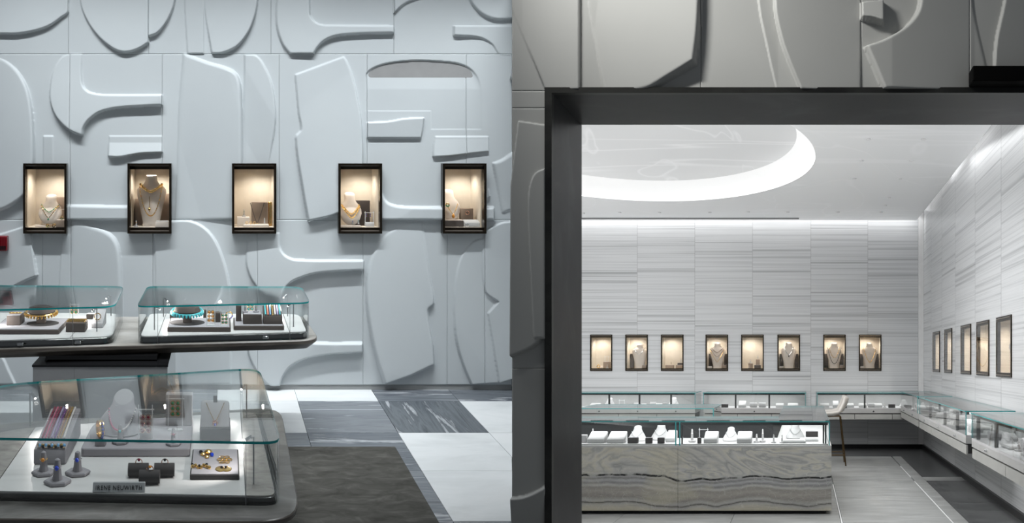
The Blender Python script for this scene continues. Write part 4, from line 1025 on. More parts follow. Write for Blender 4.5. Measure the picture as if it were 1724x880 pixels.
pl, pr_, pt = -1.271, 3.2, 2.694; rj = EAST-.002
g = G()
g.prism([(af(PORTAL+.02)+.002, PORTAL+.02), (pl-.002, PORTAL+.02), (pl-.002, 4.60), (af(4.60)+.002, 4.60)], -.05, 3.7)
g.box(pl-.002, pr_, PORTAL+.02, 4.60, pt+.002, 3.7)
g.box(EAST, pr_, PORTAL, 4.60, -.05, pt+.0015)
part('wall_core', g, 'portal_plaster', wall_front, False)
portal = struct('door_1', SALON)
fw = .035
part('jamb', G().box(pl, pl+fw, PORTAL-.03, PORTAL+.006, 0, pt), 'portal_steel_face', portal, False, label='near-black face trim')
part('jamb', G().box(rj-fw, rj, PORTAL-.03, PORTAL+.006, 0, pt-fw*.78-.0005), 'portal_steel_face', portal, False, label='near-black face trim')
part('jamb_lining', G().box(rj-fw, rj, PORTAL+.0062, 4.615, 0, pt-fw*.78-.0005), 'portal_steel', portal, False)
part('head_trim', G().box(pl+fw, rj, PORTAL-.03, PORTAL+.006, pt-fw*.78, pt), 'portal_steel_face', portal, False)
part('jamb_lining', G().box(pl+.001, pl+fw, PORTAL+.0062, 4.62, 0, pt-fw*.78), 'portal_steel', portal, False)
part('head_lining', G().box(pl+fw, rj, PORTAL+.0062, 4.62, pt-fw*.78, pt-.001), 'portal_steel', portal, False)
g = G().box(0, .6, -.10, .0, 0, .072, bev=.004)
solo('sign_box', SALON, (.805, PORTAL-.031, pt-.008), g, 'box_black', 'matt black box fixed on top of the dark portal', 'box')

# ------------------------------------------------------------------ salon shell
wall_west = struct('wall_west', SALON)
g = G()
# return wall from the portal to behind the hall's relief wall, then along its back
def sx(X, n): return X-.3514*n
g.prism([(sx(.002, 4.601), 4.601), (sx(.10, 4.601), 4.601), (sx(.10, 6.84), 6.84), (sx(.002, 6.84), 6.84)], -.4, 4.2)
g.box(-5.9, sx(.10, 6.84), 6.81, 6.84, -.05, 4.1)
g.box(-6.0, -5.9, 6.84, BACK+.1, -.05, 4.1)
part('wall_core', g, 'white_paint', wall_west, False)
wall_north = struct('wall_north', SALON)
sn = [(-3.351, -3.006), (-2.801, -2.448), (-2.243, -1.889), (-1.545, -1.191), (-0.987, -0.633), (-0.419, -0.065), (0.298, 0.651), (0.856, 1.210)]      # the eight niches, west to east
nz0, nz1 = 1.205, 1.775
hn = [(a0+.012, a1-.012, nz0+.012, nz1-.012) for a0, a1 in sn]
seams = [-5.9, -5.3, -4.42, -3.52, -2.616, -1.713, -.81, .102, .996, EAST-.085]
for a0, a1 in zip(seams[:-1], seams[1:]):
    g = wall_with_holes(a0+.002, a1-.002, .06, CEIL+.3, hn, BACK)
    g.box(a0+.002, a1-.002, BACK+.002, BACK+.01, .06, .061); part('stone_panel', g, 'salon_marble', wall_north, False)
part('wall_core', wall_with_holes(-6, EAST+.1, -.05, CEIL+.4, hn, BACK+.004), 'plaster_back', wall_north, False)
part('outer_skin', G().box(-6, EAST+.6, BACK+.45, BACK+.5, -.05, CEIL+.4), 'plaster_back', wall_north, False)
# pale vertical strip in the corner
part('corner_strip', G().box(EAST-.083, EAST-.002, BACK-.02, BACK+.003, .06, CEIL+.3), 'white_paint', wall_north, False)
wall_east = struct('wall_east', SALON)
EN = [(12.05, 11.45), (11.05, 10.50), (9.89, 9.305), (8.99, 8.395), (8.065, 7.484)]
def wall_ew(y0, y1, z0, z1, hs, x):
    g = wall_with_holes(y0, y1, z0, z1, hs, 0); return g.xf(lambda a, b_, z: (x, a, z))
he = [(b_+.02, a-.02, nz0+.012, nz1-.012) for a, b_ in EN]
es = [4.62, 5.6, 6.75, 7.9, 9.1, 10.3, 11.3, 12.25, BACK]
for y0, y1 in zip(es[:-1], es[1:]): part('stone_panel', wall_ew(y0+.003, y1-.003, .06, CEIL+.3, he, EAST), 'salon_marble', wall_east, False)
part('wall_core', wall_ew(4.6, BACK+.1, -.05, CEIL+.4, he, EAST+.004), 'plaster_back', wall_east, False)
solo('baseboard_north', SALON, (0, 0, 0), G().box(-5.9, EAST, BACK-.03, BACK+.003, 0, .062), 'skirting_black', None, None, kind='structure')
solo('baseboard_east', SALON, (0, 0, 0), G().box(EAST-.03, EAST+.003, 4.62, BACK-.03, 0, .062), 'skirting_black', None, None, kind='structure')
# floor
NB = 6.84               # the salon widens behind the hall's wall from here on
fl2 = struct('floor.001', SALON)
def slab(x0, x1, y0, y1, mat, z=0):
    if y0 < NB and -.3514*y0 > x0:      # cut along the side of the return wall
        P = [(x0+.002, y0+.002), (x1-.002, y0+.002), (x1-.002, y1-.002), (x0+.002, y1-.002)]; o = []
        f = lambda p: p[0]+.3514*p[1]-.003
        for i in range(4):
            a, b_ = P[i-1], P[i]
            if (f(a) >= 0) != (f(b_) >= 0):
                u = f(a)/(f(a)-f(b_)); o.append((a[0]+(b_[0]-a[0])*u, a[1]+(b_[1]-a[1])*u))
            if f(b_) >= 0: o.append(b_)
        if len(o) > 2: part('floor_slab', G().prism(o, z-.02, z), mat, fl2, False)
        return
    part('floor_slab', G().box(x0+.002, x1-.002, y0+.002, y1-.002, z-.02, z), mat, fl2, False)
for x0, x1 in ((-5.9, -4.3), (-4.3, -2.9), (-2.9, -1.6), (-1.6, -.62), (-.62, .31), (.325, 1.243), (1.257, 1.384)):
    ys = [2.8, 4.11, 5.5, NB, 8.3, 9.45, 10.65, 11.89]
    for y0, y1 in zip(ys[:-1], ys[1:]):
        slab(x0, x1, y0, y1, 'salon_floor_stone')
for x0, x1, y0, y1 in ((.312, .323, 2.8, 9.2), (1.245, 1.255, 2.8, 9.42), (1.245, 1.255, 9.75, 10.8)):
    part('inlay_strip', G().box(x0, x1, y0, y1, -.02, .0005), 'inlay_white', fl2, False)
for y0, y1, mt in ((2.8, 5.2, 'salon_floor_dark'), (5.2, 6.6, 'salon_floor_dark'), (6.6, 8.0, 'salon_floor_dark'), (8.0, 9.45, 'salon_floor_dark'), (9.45, 9.76, 'salon_floor_stone'), (9.76, 10.8, 'salon_floor_dark'), (10.8, 11.89, 'salon_floor_dark')):
    slab(1.384, EAST, y0, y1, mt)
for x0, x1 in ((-5.9, -4.4), (-4.4, -2.9), (-2.9, -1.4), (-1.4, .1), (.1, EAST)): slab(x0, x1, 11.89, BACK, 'salon_floor_dark')
g = G().prism([(sx(.002, 2.8), 2.8), (3.4, 2.8), (3.4, 4.62), (EAST, 4.62), (EAST, BACK), (-5.9, BACK), (-5.9, 6.84), (sx(.05, 6.84), 6.84), (sx(.05, 4.62), 4.62)], -.06, -.0205)
part('floor_bed', g, 'skirting_grey', fl2, False)
# ceiling with an oval recess
ceiling = struct('ceiling', SALON)
ov = [(-1.9+2.02*math.cos(2*PI*k/96), 8.9+2.47*math.sin(2*PI*k/96)) for k in range(96)]
x0, x1, y0, y1 = -5.9, EAST-.13, 4.62, BACK-.13
def room_outline(xe, yn): return [(sx(.0, 4.62), 4.62), (xe, 4.62), (xe, yn), (-5.9, yn), (-5.9, NB), (sx(.0, NB), NB)]
P = room_outline(x1, y1); C0 = Vector((-1.9, 8.9))
def hit(d):
    best = 1e9
    for i in range(len(P)):
        a, b_ = Vector(P[i-1]), Vector(P[i]); e = b_-a; den = d.x*e.y-d.y*e.x
        if abs(den) < 1e-9: continue
        t_ = ((a-C0).x*e.y-(a-C0).y*e.x)/den; u = ((a-C0).x*d.y-(a-C0).y*d.x)/den
        if t_ > 0 and -1e-6 <= u <= 1+1e-6: best = min(best, t_)
    return best
dirs = sorted([math.atan2(y-8.9, x+1.9) for x, y in ov]+[math.atan2(y-8.9, x+1.9) for x, y in P])
inn, outer = [], []
for a in dirs:
    d = Vector((math.cos(a), math.sin(a))); k = 1/math.sqrt((d.x/2.02)**2+(d.y/2.47)**2); outer.append(tuple(C0+d*max(k, hit(d)))); inn.append(tuple(C0+d*k))
n = len(dirs); g = G()
g.add([(*p, CEIL) for p in inn]+[(*p, CEIL) for p in outer], [(k, (k+1) % n, n+(k+1) % n, n+k) for k in range(n)])
part('ceiling_plate', g, 'ceiling_polished', ceiling, False)
g = G().prism(room_outline(EAST, BACK), CEIL+.32, CEIL+.34); part('upper_slab', g, 'white_paint', ceiling, False)
g = G().box(x0, x1, y1-.004, y1, CEIL, CEIL+.06); part('edge_return', g, 'white_paint', ceiling, False)
g = G().box(x1-.004, x1, y0, y1, CEIL, CEIL+.06); part('edge_return', g, 'white_paint', ceiling, False)
part('slot_shadow_strip', G().box(-5.9, -.08, y1-.22, y1-.10, CEIL-.003, CEIL-.0005), 'skirting_black', ceiling, False)  # black strip drawn for the shadow along the slot's edge
g = G(); g.loft([[(*p, CEIL) for p in ov], [(*p, CEIL+.012) for p in ov]], 0, False, False); part('cove_lip', g, 'cove_lip', ceiling, True)
g = G(); g.loft([[(*p, CEIL+.012) for p in ov], [(*p, CEIL+.16) for p in inset(ov, .06)], [(*p, CEIL+.235) for p in inset(ov, .20)]], 0, False, False); part('recess_face_glow', g, 'recess_face_glow', ceiling, True, label='white inner face of the oval recess, given its own glow')  # lit inner face of the recess, its light put in as emission
g = G(); g.loft([[(*p, CEIL+.235) for p in inset(ov, .20)], [(*p, CEIL+.265) for p in inset(ov, .9)]], 0, False, True); part('dome', g, 'dome_polished', ceiling, True)
part('cove_strip', G().box(-5.8, EAST-.03, BACK-.09, BACK-.05, CEIL+.16, CEIL+.18), 'cove_strip', ceiling, False)
part('cove_strip', G().box(EAST-.09, EAST-.05, 4.7, BACK-.1, CEIL+.16, CEIL+.18), 'cove_strip', ceiling, False)
DL = [(.632, 8.191), (1.173, 8.191), (.619, 9.073), (1.167, 9.073), (.601, 9.954), (1.148, 9.954), (1.134, 11.104), (1.136, 11.651), (1.127, 12.181), (.496, 12.181), (-.239, 12.181), (-.821, 12.157), (-1.386, 12.206), (-2.123, 12.206), (-2.707, 12.206), (-3.256, 12.254)]
DN = ['nearest the oval recess in the front row', 'nearest the cove wall in the front row', 'nearest the oval recess in the second row', 'nearest the cove wall in the second row', 'nearest the oval recess in the third row', 'nearest the cove wall in the third row',
      'alone between the third row and the far corner', 'second from the far corner along the cove wall', 'in the far corner of the ceiling', 'second in the back row from the far corner', 'third in the back row from the far corner', 'fourth in the back row from the far corner',
      'fifth in the back row from the far corner', 'sixth in the back row from the far corner', 'seventh in the back row from the far corner', 'last in the back row beside the portal jamb']
for (x, y), nm in zip(DL, DN):
    t = thing('downlight', SALON, (x, y, CEIL), 'small recessed downlight '+nm, 'ceiling light', 'salon downlights')
    part('trim_ring', G().lathe([(.052, 0), (.055, -.004), (.045, -.008), (.034, -.006), (.034, .0)], 18), 'trim_metal', t)
    part('lamp_body', G().lathe([(.024, -.001), (.024, -.02), (.016, -.024)], 12), 'trim_metal', t)
    if y < 12: spot(t, (0, 0, -.03), (0, 0, -3), 9, 1.3, (1, .98, .95), .03)

# ------------------------------------------------------------------ salon niches
busts = {1: 'cone', 3: 'standing', 5: 'standing', 6: 'standing', 7: 'standing'}
SNAME = ['first', 'second', 'third', 'fourth', 'fifth', 'sixth', 'seventh', 'eighth']
for k, (a0, a1) in enumerate(sn):
    what = {0: 'holding a low stepped stand', 1: 'holding a white cone bust', 2: 'holding two flat pads', 3: 'holding a bust in draped strands', 4: 'holding two ring stands', 5: 'holding a bust with one dark pendant', 6: 'holding a bust with scattered dark beads', 7: 'holding a bust in one long chain'}[k]
    zd = niche(SALON, a0, a1, nz0, nz1, BACK, .28, 'niche %s, %s from the jamb on the back wall' % (what, SNAME[k]), 1.0)
    c = (a0+a1)/2; y = BACK; N_ = SNAME[k]+' back-wall niche'
    if k in busts:
        kind = 'standing'
        h = .40 if k != 1 else .38; xo = .03 if k == 1 else 0
        B, _ = make_bust(SALON, (c+xo, y+.10, zd), kind, h, .25, .10, .06, 'pad_cream', 'cream bust in the '+N_)
        spec = {1: [(.36, .86, .30, 'silver', 1.4, 0, None)], 3: [(.36, .8, .18, 'pad_taupe', 1.4, 14, None), (.42, .76, .32, 'pad_taupe', 1.3, 16, 'pearl'), (.44, .72, .48, 'gold', 1.2, 0, None)],
                5: [(.32, .84, .34, 'silver', 1.3, 0, 'gem_black')], 6: [(.42, .8, .62, 'gem_black', 2.0, 12, None), (.34, .84, .42, 'gold', 2.0, 8, None)], 7: [(.40, .8, .56, 'gold', 1.7, 14, None)]}[k]
        for q, (wn, tn, dr, mt, pw, bd, pend) in enumerate(spec):
            chain(SALON, (c+xo, y+.10, zd), B.strand(wn, tn, dr, .004, power=pw, lift=.008+.009*q), .0035, mt, ['upper', 'middle', 'lowest'][q]+' necklace on the cream bust of the '+N_, beads=bd, pendant=.010 if pend else None, pend_mat=pend or 'gold')
        for s in (-1, 1):
            if k == 1 and s > 0: continue
            block(SALON, (c+s*.12, y+.235, zd), .06, .03, .23, 'pad_brown', ('left' if s < 0 else 'right')+' dark panel behind the bust of the '+N_)
        if k in (3, 5, 7): block(SALON, (c-.115, y+.02, zd), .07, .04, .03, 'pad_cream', 'small cream pad at the left foot of the %s bust' % SNAME[k], top='pad_white')
        if k in (1, 6, 3): block(SALON, (c+.115, y+.02, zd), .065, .04, .05, 'pad_taupe', 'small taupe block at the right foot of the %s niche bust' % SNAME[k], top='pad_white')
    elif k == 0:
        block(SALON, (c+.05, y+.14, zd), .11, .05, .10, 'pad_taupe', 'taupe step at the back of the '+N_, top='pad_cream')
        acrylic_frame(SALON, (c+.045, y+.16, zd+.104), .06, .09, 'acrylic', 'clear rack on the taupe step of the '+N_)
        bangle(SALON, (c-.06, y+.06, zd), .022, .008, 'gold', 'gold bangle at the left of the '+N_)
        block(SALON, (c-.03, y+.08, zd), .05, .07, .02, 'pad_cream', 'little cream wedge beside the gold bangle of the '+N_, slope=.02)
        ring_cone(SALON, (c+.08, y+.05, zd), .06, .05, 'pad_white', 'gold', 'gem_amber', 'white ring cone at the front of the '+N_)
    elif k == 2:
        block(SALON, (c-.06, y+.08, zd), .13, .09, .05, 'pad_taupe', 'low taupe block at the left of the '+N_, top='pad_white')
        block(SALON, (c+.095, y+.08, zd), .11, .09, .05, 'pad_taupe', 'low taupe block at the right of the '+N_, top='pad_white')
        block(SALON, (c+.11, y+.10, zd+.054), .09, .06, .03, 'pad_brown', 'small brown box stacked on the right block of the '+N_, top='pad_white')
        ring_cone(SALON, (c+.115, y+.13, zd+.088), .07, .05, 'pad_white', 'silver', 'pearl', 'white ring cone atop the stack in the '+N_, dish=False)
        ring_cone(SALON, (c-.04, y+.13, zd+.054), .05, .04, 'pad_taupe', 'silver', 'gem_black', 'dark ring finger on the left block of the '+N_, dish=False)
    else:
        block(SALON, (c-.04, y+.12, zd), .07, .07, .075, 'pad_taupe', 'taupe block on the left in the '+N_, top='pad_cream')
        ring_cone(SALON, (c-.04, y+.15, zd+.08), .06, .07, 'pad_white', 'gold', 'pearl', 'white ring cone on the left block of the '+N_)
        block(SALON, (c+.075, y+.12, zd), .06, .07, .14, 'pad_taupe', 'tall taupe block on the right in the '+N_, top='pad_cream')
        ring_cone(SALON, (c+.075, y+.15, zd+.145), .06, .05, 'pad_white', 'silver', 'pearl', 'white ring cone on the tall block of the '+N_, dish=False)
        block(SALON, (c+.075, y+.04, zd), .10, .06, .05, 'pad_brown', 'dark low box in front of the tall block of the '+N_, top='pad_white')
        ring_cone(SALON, (c-.06, y+.05, zd), .05, .05, 'pad_white', 'gold', 'gem_amber', 'white ring finger at the front of the '+N_, dish=False)
for k, (yb, ya) in enumerate(EN):
    o_ = ['farthest', 'second farthest', 'middle', 'fourth', 'nearest'][k]
    zd = niche(SALON, ya, yb, nz0, nz1, EAST, .30, 'bronze-framed niche in the right-hand marble wall, %s of five' % o_, 3.6, ew=True)
    c = (ya+yb)/2
    if k in (2, 3): block(SALON, (EAST+.11, c-.12, zd), .10, .16, .03, 'pad_cream', 'flat cream pad in the %s side-wall niche' % o_, name='display_pad')
    if k in (2, 3):
        block(SALON, (EAST+.24, c+.06, zd), .04, .18, .30 if k == 3 else .32, 'pad_white', 'tall white panel in the %s side-wall niche' % o_)
        bangle(SALON, (EAST+.11, c-.05, zd+.03), .02, .005, 'gold', 'dark gold bangle on the pad of the %s side-wall niche' % o_, 4, 'gem_black', 'x')
    if k < 2: ring_cone(SALON, (EAST+.09, c-.05, zd), .07, .06, 'pad_cream', 'gold', 'gem_amber', 'cream ring cone in the %s side-wall niche' % o_)
    if k == 4:
        B, _ = make_bust(SALON, (EAST+.16, c-.02, zd), 'standing', .36, .24, .12, .05, 'pad_white', 'white bust in the nearest side-wall niche')
        bangle(SALON, (EAST+.06, c-.20, zd), .025, .006, 'gold', 'dark bracelet in the nearest side-wall niche', 5, 'gem_black', 'x')

# ------------------------------------------------------------------ salon cases along the walls
ORD = ['first', 'second', 'third', 'fourth', 'fifth', 'sixth', 'seventh', 'eighth', 'ninth', 'tenth', 'eleventh', 'twelfth', 'thirteenth', 'fourteenth', 'fifteenth', 'sixteenth']
ZB, ZD, ZT = .53, .70, .916      # side cases
NBK = (.495, .662, .893)          # back-wall cases stand a little lower
def case_run(name, label, x0, x1, y0, y1, front, mull, drawers, glass_ends, power, zs=(.53, .70, .916)):
    """wall-hung glass case; front: 's' faces south (towards the viewer) or 'w' faces west"""
    ZB, ZD, ZT = zs
    t = thing(name, SALON, ((x0+x1)/2, (y0+y1)/2, ZB), label, 'display case')
    cx, cy = (x0+x1)/2, (y0+y1)/2; x0 -= cx; x1 -= cx; y0 -= cy; y1 -= cy
    H = ZD-ZB; T = ZT-ZB
    part('deck', G().box(x0, x1, y0, y1, H-.02, H), 'pad_white', t, False)
    part('fascia', G().box(x0, x1, y0, y1, H-.075, H-.0205), 'case_stone', t, False)
    part('drawer_recess', G().box(x0+.02, x1-.02, y0+.02, y1, 0.005, H-.0755), 'drawer_gap', t, False)
    L = (x1-x0) if front == 's' else (y1-y0); st = x0 if front == 's' else y0
    for k in range(drawers):
        a, b_ = st+L*k/drawers+.004, st+L*(k+1)/drawers-.004
        g = G().box(a, b_, y0+.004, y0+.02, 0, H-.09) if front == 's' else G().box(x0+.004, x0+.02, a, b_, 0, H-.09)
        d = part('drawer', g, 'drawer_stone', t, False)
        m_ = (a+b_)/2
        g = G().lathe([(.012, 0), (.012, .014), (.008, .018)], 12)
        g.xf((lambda x, y, z: (m_+x, y0-z, H-.045+y)) if front == 's' else (lambda x, y, z: (x0-z, m_+x, H-.045+y)))
        part('lock', g, 'chrome', d)
    gt = .009
    part('glass_top', G().prism([(x0-.01, y0-.01), (x1+(.01 if front == 's' else 0), y0-.01), (x1+(.01 if front == 's' else 0), y1), (x0-.01, y1)], T-gt, T, 0, 0, side=1), ['case_glass', 'glass_edge_pale'], t, False)
    fr_ = G().box(x0, x1, y0, y0+.008, H, T-gt) if front == 's' else G().box(x0, x0+.008, y0, y1, H, T-gt)
    part('front_pane', fr_, 'case_glass', t, False)
    for e in glass_ends:
        g = G().box(x0, x0+.008, y0+.0085, y1, H, T-gt) if e == 'x0' else G().box(x1-.008, x1, y0+.0085, y1, H, T-gt) if e == 'x1' else G().box(x0+.0085, x1, y0, y0+.008, H, T-gt) if e == 'y0' else G().box(x0+.0085, x1, y1-.008, y1, H, T-gt)
        part('end_pane', g, 'case_glass', t, False)
        ex = {'x0': (x0-.001, y0-.001), 'x1': (x1-.005, y0-.001), 'y0': (x0-.001, y0-.001), 'y1': (x0-.001, y1-.005)}[e]
        part('glass_corner', G().box(ex[0], ex[0]+.007, ex[1], ex[1]+.007, H, T-gt), 'glass_edge_pale', t, False)
    if front == 's': part('top_rail', G().box(x0+.01, x1-.01, y0+.012, y0+.035, T-.035, T-gt), 'case_frame', t, False); part('led_strip', G().box(x0+.03, x1-.03, y0+.036, y0+.05, T-.03, T-.02), 'led_strip', t, False)
    else: part('top_rail', G().box(x0+.012, x0+.035, y0+.01, y1-.01, T-.035, T-gt), 'case_frame', t, False); part('led_strip', G().box(x0+.036, x0+.05, y0+.03, y1-.03, T-.03, T-.02), 'led_strip', t, False)
    part('back_panel', G().box(x0, x1, y1-.012, y1, H, T-.04) if front == 's' else G().box(x1-.012, x1, y0, y1, H, T-.04), 'pad_silver', t, False)
    for m_ in mull:
        q = m_-(cx if front == 's' else cy)
        part('mullion', G().box(q-.012, q+.012, y0+.012, y0+.04, H, T-.035) if front == 's' else G().box(x0+.012, x0+.04, q-.012, q+.012, H, T-.035), 'case_frame', t, False)
    alight(t, (0, -.0, T-.05), (x1-x0)*.9, (y1-y0)*.6, power, (1, 1, 1), 2.8)
    return t
YF = 12.35
case_run('wall_case', 'glass wall case at the left of the back wall, beside the portal jamb', -3.9, -1.62, YF, BACK-.004, 's', [-2.9, -2.45, -1.98], 4, ['x1'], 4, NBK)
case_run('wall_case', 'glass wall case at the middle of the back wall, behind the onyx island', -1.50, .02, YF, BACK-.004, 's', [-1.02, -.52], 3, ['x0', 'x1'], 3, NBK)
case_run('wall_case', 'glass wall case filling the back right corner behind the stool', .19, EAST-.004, YF, BACK-.004, 's', [.62, .9], 3, ['x0'], 3, NBK)
case_run('side_case', 'farthest glass case along the right-hand wall, next to the corner', 1.43, EAST-.004, 10.48, YF-.012, 'w', [11.1], 2, ['y0'], 2)
case_run('side_case', 'middle glass case along the right-hand wall', 1.43, EAST-.004, 7.36, 10.36, 'w', [9.6, 8.6, 7.9], 3, ['y0', 'y1'], 3.5)
case_run('side_case', 'nearest glass case along the right-hand wall', 1.43, EAST-.004, 4.75, 7.10, 'w', [6.95, 6.3], 2, ['y0', 'y1'], 3)

def display(kind, base, w, label, mat='pad_white', k=0, west=False):
    """white salon display pieces"""
    x, y, z = base
    if kind == 'bust': make_bust(SALON, base, 'collar', w*.82, w*1.05, w*.45, .35, mat, label, necklace=True)
    elif kind == 'pad': block(SALON, base, w, w*.9, .03, mat, label, slope=.03, top='pad_silver', name='display_pad')
    elif kind == 'slant': block(SALON, base, w, .16, .035, 'pad_silver', label, slope=.06, top=mat, name='display_pad')
    elif kind == 'dark': block(SALON, base, w, w*.7, .05, 'pad_charcoal', label, top='pad_grey')
    elif kind == 'block': block(SALON, base, w, w*.8, .07, mat, label)
    elif kind == 'finger': ring_cone(SALON, base, .12, w, mat, 'silver', 'pearl', label)
    elif kind == 'cone': ring_cone(SALON, base, .075, w, mat, 'silver', 'pearl', label)
    elif kind == 'rack': acrylic_frame(SALON, base, w, .12, 'acrylic', label)
    elif kind == 'roll':
        t = thing('bracelet_roll', SALON, base, label, 'display stand'); g = G(); n = 14; r = w*.32
        g.loft([[(xx, r+r*math.cos(2*PI*q/n), r*1.15+r*math.sin(2*PI*q/n)) for q in range(n)] for xx in (-w/2, w/2)]); part('roll', g, mat, t)
        part('foot', G().box(-w*.4, w*.4, r*.4, r*1.6, 0, r*.3), mat, t, False)
    elif kind == 'tray':
        t = thing('display_tray', SALON, base, label, 'tray'); part('board', G().box(-w/2, w/2, 0, .3 if west else w*.8, 0, .02, bev=.004), 'pad_silver', t, False)
        part('inlay', G().box(-w/2+.01, w/2-.01, .01, (.3 if west else w*.8)-.01, .02, .024), mat, t, False)
KN = {'bust': 'cone bust', 'pad': 'low pad', 'slant': 'sloped pad', 'dark': 'dark box', 'block': 'block', 'finger': 'ring finger', 'cone': 'ring cone', 'rack': 'clear rack', 'roll': 'bracelet roll', 'tray': 'flat tray'}
def fill(where, items, z, from_):
    for k, (kind, x, y, w) in enumerate(items):
        display(kind, (x, y, z), w, '%s %s %s, in the %s' % ({'dark': '', 'rack': ''}.get(kind, 'white')+('' if kind in ('dark', 'rack') else ' ')+KN[kind]+',', ORD[k], from_, where))
fill('left back-wall case', [('pad', -3.159, 12.5, .15), ('bust', -2.952, 12.6, .17), ('rack', -2.763, 12.6, .08), ('cone', -2.673, 12.5, .07), ('cone', -2.592, 12.5, .07), ('roll', -2.520, 12.55, .1), ('roll', -2.421, 12.55, .08), ('block', -2.313, 12.7, .09), ('pad', -2.196, 12.5, .1), ('block', -2.097, 12.5, .065), ('bust', -1.980, 12.6, .18)], NBK[1], 'from its left end')
fill('middle back-wall case', [('dark', -1.476, 12.5, .11), ('dark', -1.332, 12.5, .13), ('dark', -1.197, 12.5, .1), ('slant', -0.936, 12.5, .11), ('roll', -0.765, 12.5, .11), ('roll', -0.630, 12.5, .11), ('pad', -0.369, 12.5, .12), ('pad', -0.171, 12.5, .16)], NBK[1], 'from its left end')
fill('back corner case', [('pad', 0.306, 12.5, .14), ('slant', 0.477, 12.5, .09), ('pad', 0.684, 12.5, .13), ('pad', 0.882, 12.5, .12), ('roll', 1.008, 12.5, .1), ('pad', 1.116, 12.5, .12), ('cone', 1.206, 12.48, .06), ('dark', 1.314, 12.45, .1), ('bust', 1.512, 12.6, .14), ('pad', 1.674, 12.5, .1)], NBK[1], 'from its left end')
fill('farthest side case', [('bust', 1.62, 11.35, .115), ('roll', 1.55, 11.1, .11), ('pad', 1.7, 11.0, .11), ('cone', 1.55, 10.85, .08), ('bust', 1.68, 10.72, .115), ('roll', 1.55, 10.6, .1)], ZD, 'from the corner')
fill('middle side case', [('tray', 1.62, 9.9, .26), ('bust', 1.7, 9.6, .115), ('roll', 1.56, 9.45, .11), ('pad', 1.68, 9.2, .12), ('cone', 1.55, 9.05, .08), ('roll', 1.66, 8.85, .115), ('bust', 1.6, 8.6, .115), ('pad', 1.7, 8.4, .12), ('roll', 1.56, 8.25, .11), ('tray', 1.69, 7.9, .20), ('roll', 1.515, 7.95, .08), ('pad', 1.58, 7.6, .115), ('cone', 1.7, 7.55, .08)], ZD, 'from its far end')
fill('nearest side case', [('roll', 1.58, 6.85, .11), ('pad', 1.68, 6.75, .115), ('bust', 1.6, 6.55, .11), ('tray', 1.655, 6.12, .3), ('cone', 1.56, 6.05, .07), ('tray', 1.655, 5.55, .3)], ZD, 'from its far end')
t = thing('bracelet_roll', SALON, (1.66, 6.0, ZD), 'fat white roll carrying coral and gold bracelets in the nearest side case', 'display stand')
g = G(); n = 16
g.loft([[(xx, .04*math.cos(2*PI*q/n), .060+.04*math.sin(2*PI*q/n)) for q in range(n)] for xx in (-.09, .09)]); part('roll', g, 'pad_white', t); part('foot', G().box(-.088, -.066, -.02, .02, 0, .021), 'pad_white', t, False); part('foot', G().box(.062, .088, -.02, .02, 0, .021), 'pad_white', t, False)
for q, (x, mt) in enumerate(((-.045, 'gem_coral'), (-.005, 'gold'), (.035, 'pearl'))): bangle(SALON, (1.66+x, 6.0, ZD+.0085), .047, .0045, mt, ['coral', 'gold', 'pearl'][q]+' bracelet round the fat white roll', axis='x')

# ------------------------------------------------------------------ the onyx island and the rear counter
Y0 = 7.38; ZS = .607; ZG = .823
t = thing('island_counter', SALON, (0, 0, 0), 'banded onyx island counter with a glass display top', 'counter')
O_ = [(-2.58, Y0), (.242, Y0), (.242, 9.98), (-.262, 9.98), (-.262, 8.05), (-2.58, 8.05)]
part('kick_plinth', G().prism(inset(O_, .05), 0, .03), 'skirting_black', t, False)
g = G()
part('onyx_panel', G().box(-2.58, -1.123, Y0, Y0+.03, .03, ZS-.014), 'onyx', t, False)
part('onyx_panel', G().box(-1.121, .242, Y0, Y0+.03, .03, ZS-.014), 'onyx', t, False)
part('end_panel', G().box(.212, .242, Y0+.0305, 9.98, .03, ZS-.014), 'onyx', t, False)
part('carcass', G().prism(inset(O_, .032), .031, ZS-.015), 'case_stone', t, False)
part('stone_rim', G().prism(O_, ZS-.014, ZS), 'case_stone', t, False)
OG = [(-2.56, Y0+.012), (.227, Y0+.012), (.227, 9.965), (-.247, 9.965), (-.247, 8.03), (-2.56, 8.03)]
part('deck', G().prism(inset(OG, .015), ZS, ZS+.012), 'pad_white', t, False)
part('glass_top', G().prism(OG, ZG-.009, ZG, 0, 0, side=1), ['case_glass', 'glass_edge_pale'], t, False)
part('front_pane', G().box(-2.56, -1.145, Y0+.013, Y0+.021, ZS, ZG-.0095), 'case_glass', t, False)
part('front_pane', G().box(-1.105, .226, Y0+.013, Y0+.021, ZS, ZG-.0095), 'case_glass', t, False)
part('glass_corner', G().box(-1.147, -1.138, Y0+.011, Y0+.03, ZS, ZG-.0095), 'glass_edge_pale', t, False)
part('glass_corner', G().box(-1.112, -1.103, Y0+.011, Y0+.03, ZS, ZG-.0095), 'glass_edge_pale', t, False)
part('mullion', G().box(-1.095, -1.082, Y0+.03, Y0+.06, ZS, ZG-.0095), 'case_frame', t, False)
part('end_pane', G().box(.218, .226, Y0+.022, 9.96, ZS, ZG-.0095), 'case_glass', t, False)
part('glass_corner', G().box(.219, .2275, Y0+.011, Y0+.0215, ZS, ZG-.0095), 'glass_edge_pale', t, False)
for x in (.165, .185): part('corner_post', G().box(x, x+.014, Y0+.05, Y0+.075, ZS+.012, ZG-.0095), 'case_frame', t, False)
part('back_panel', G().box(-2.55, -.30, 8.0, 8.02, ZS+.012, ZG-.07), 'dark_panel', t, False)
part('top_rail', G().box(-2.55, .21, Y0+.025, Y0+.05, ZG-.036, ZG-.0095), 'case_frame', t, False)
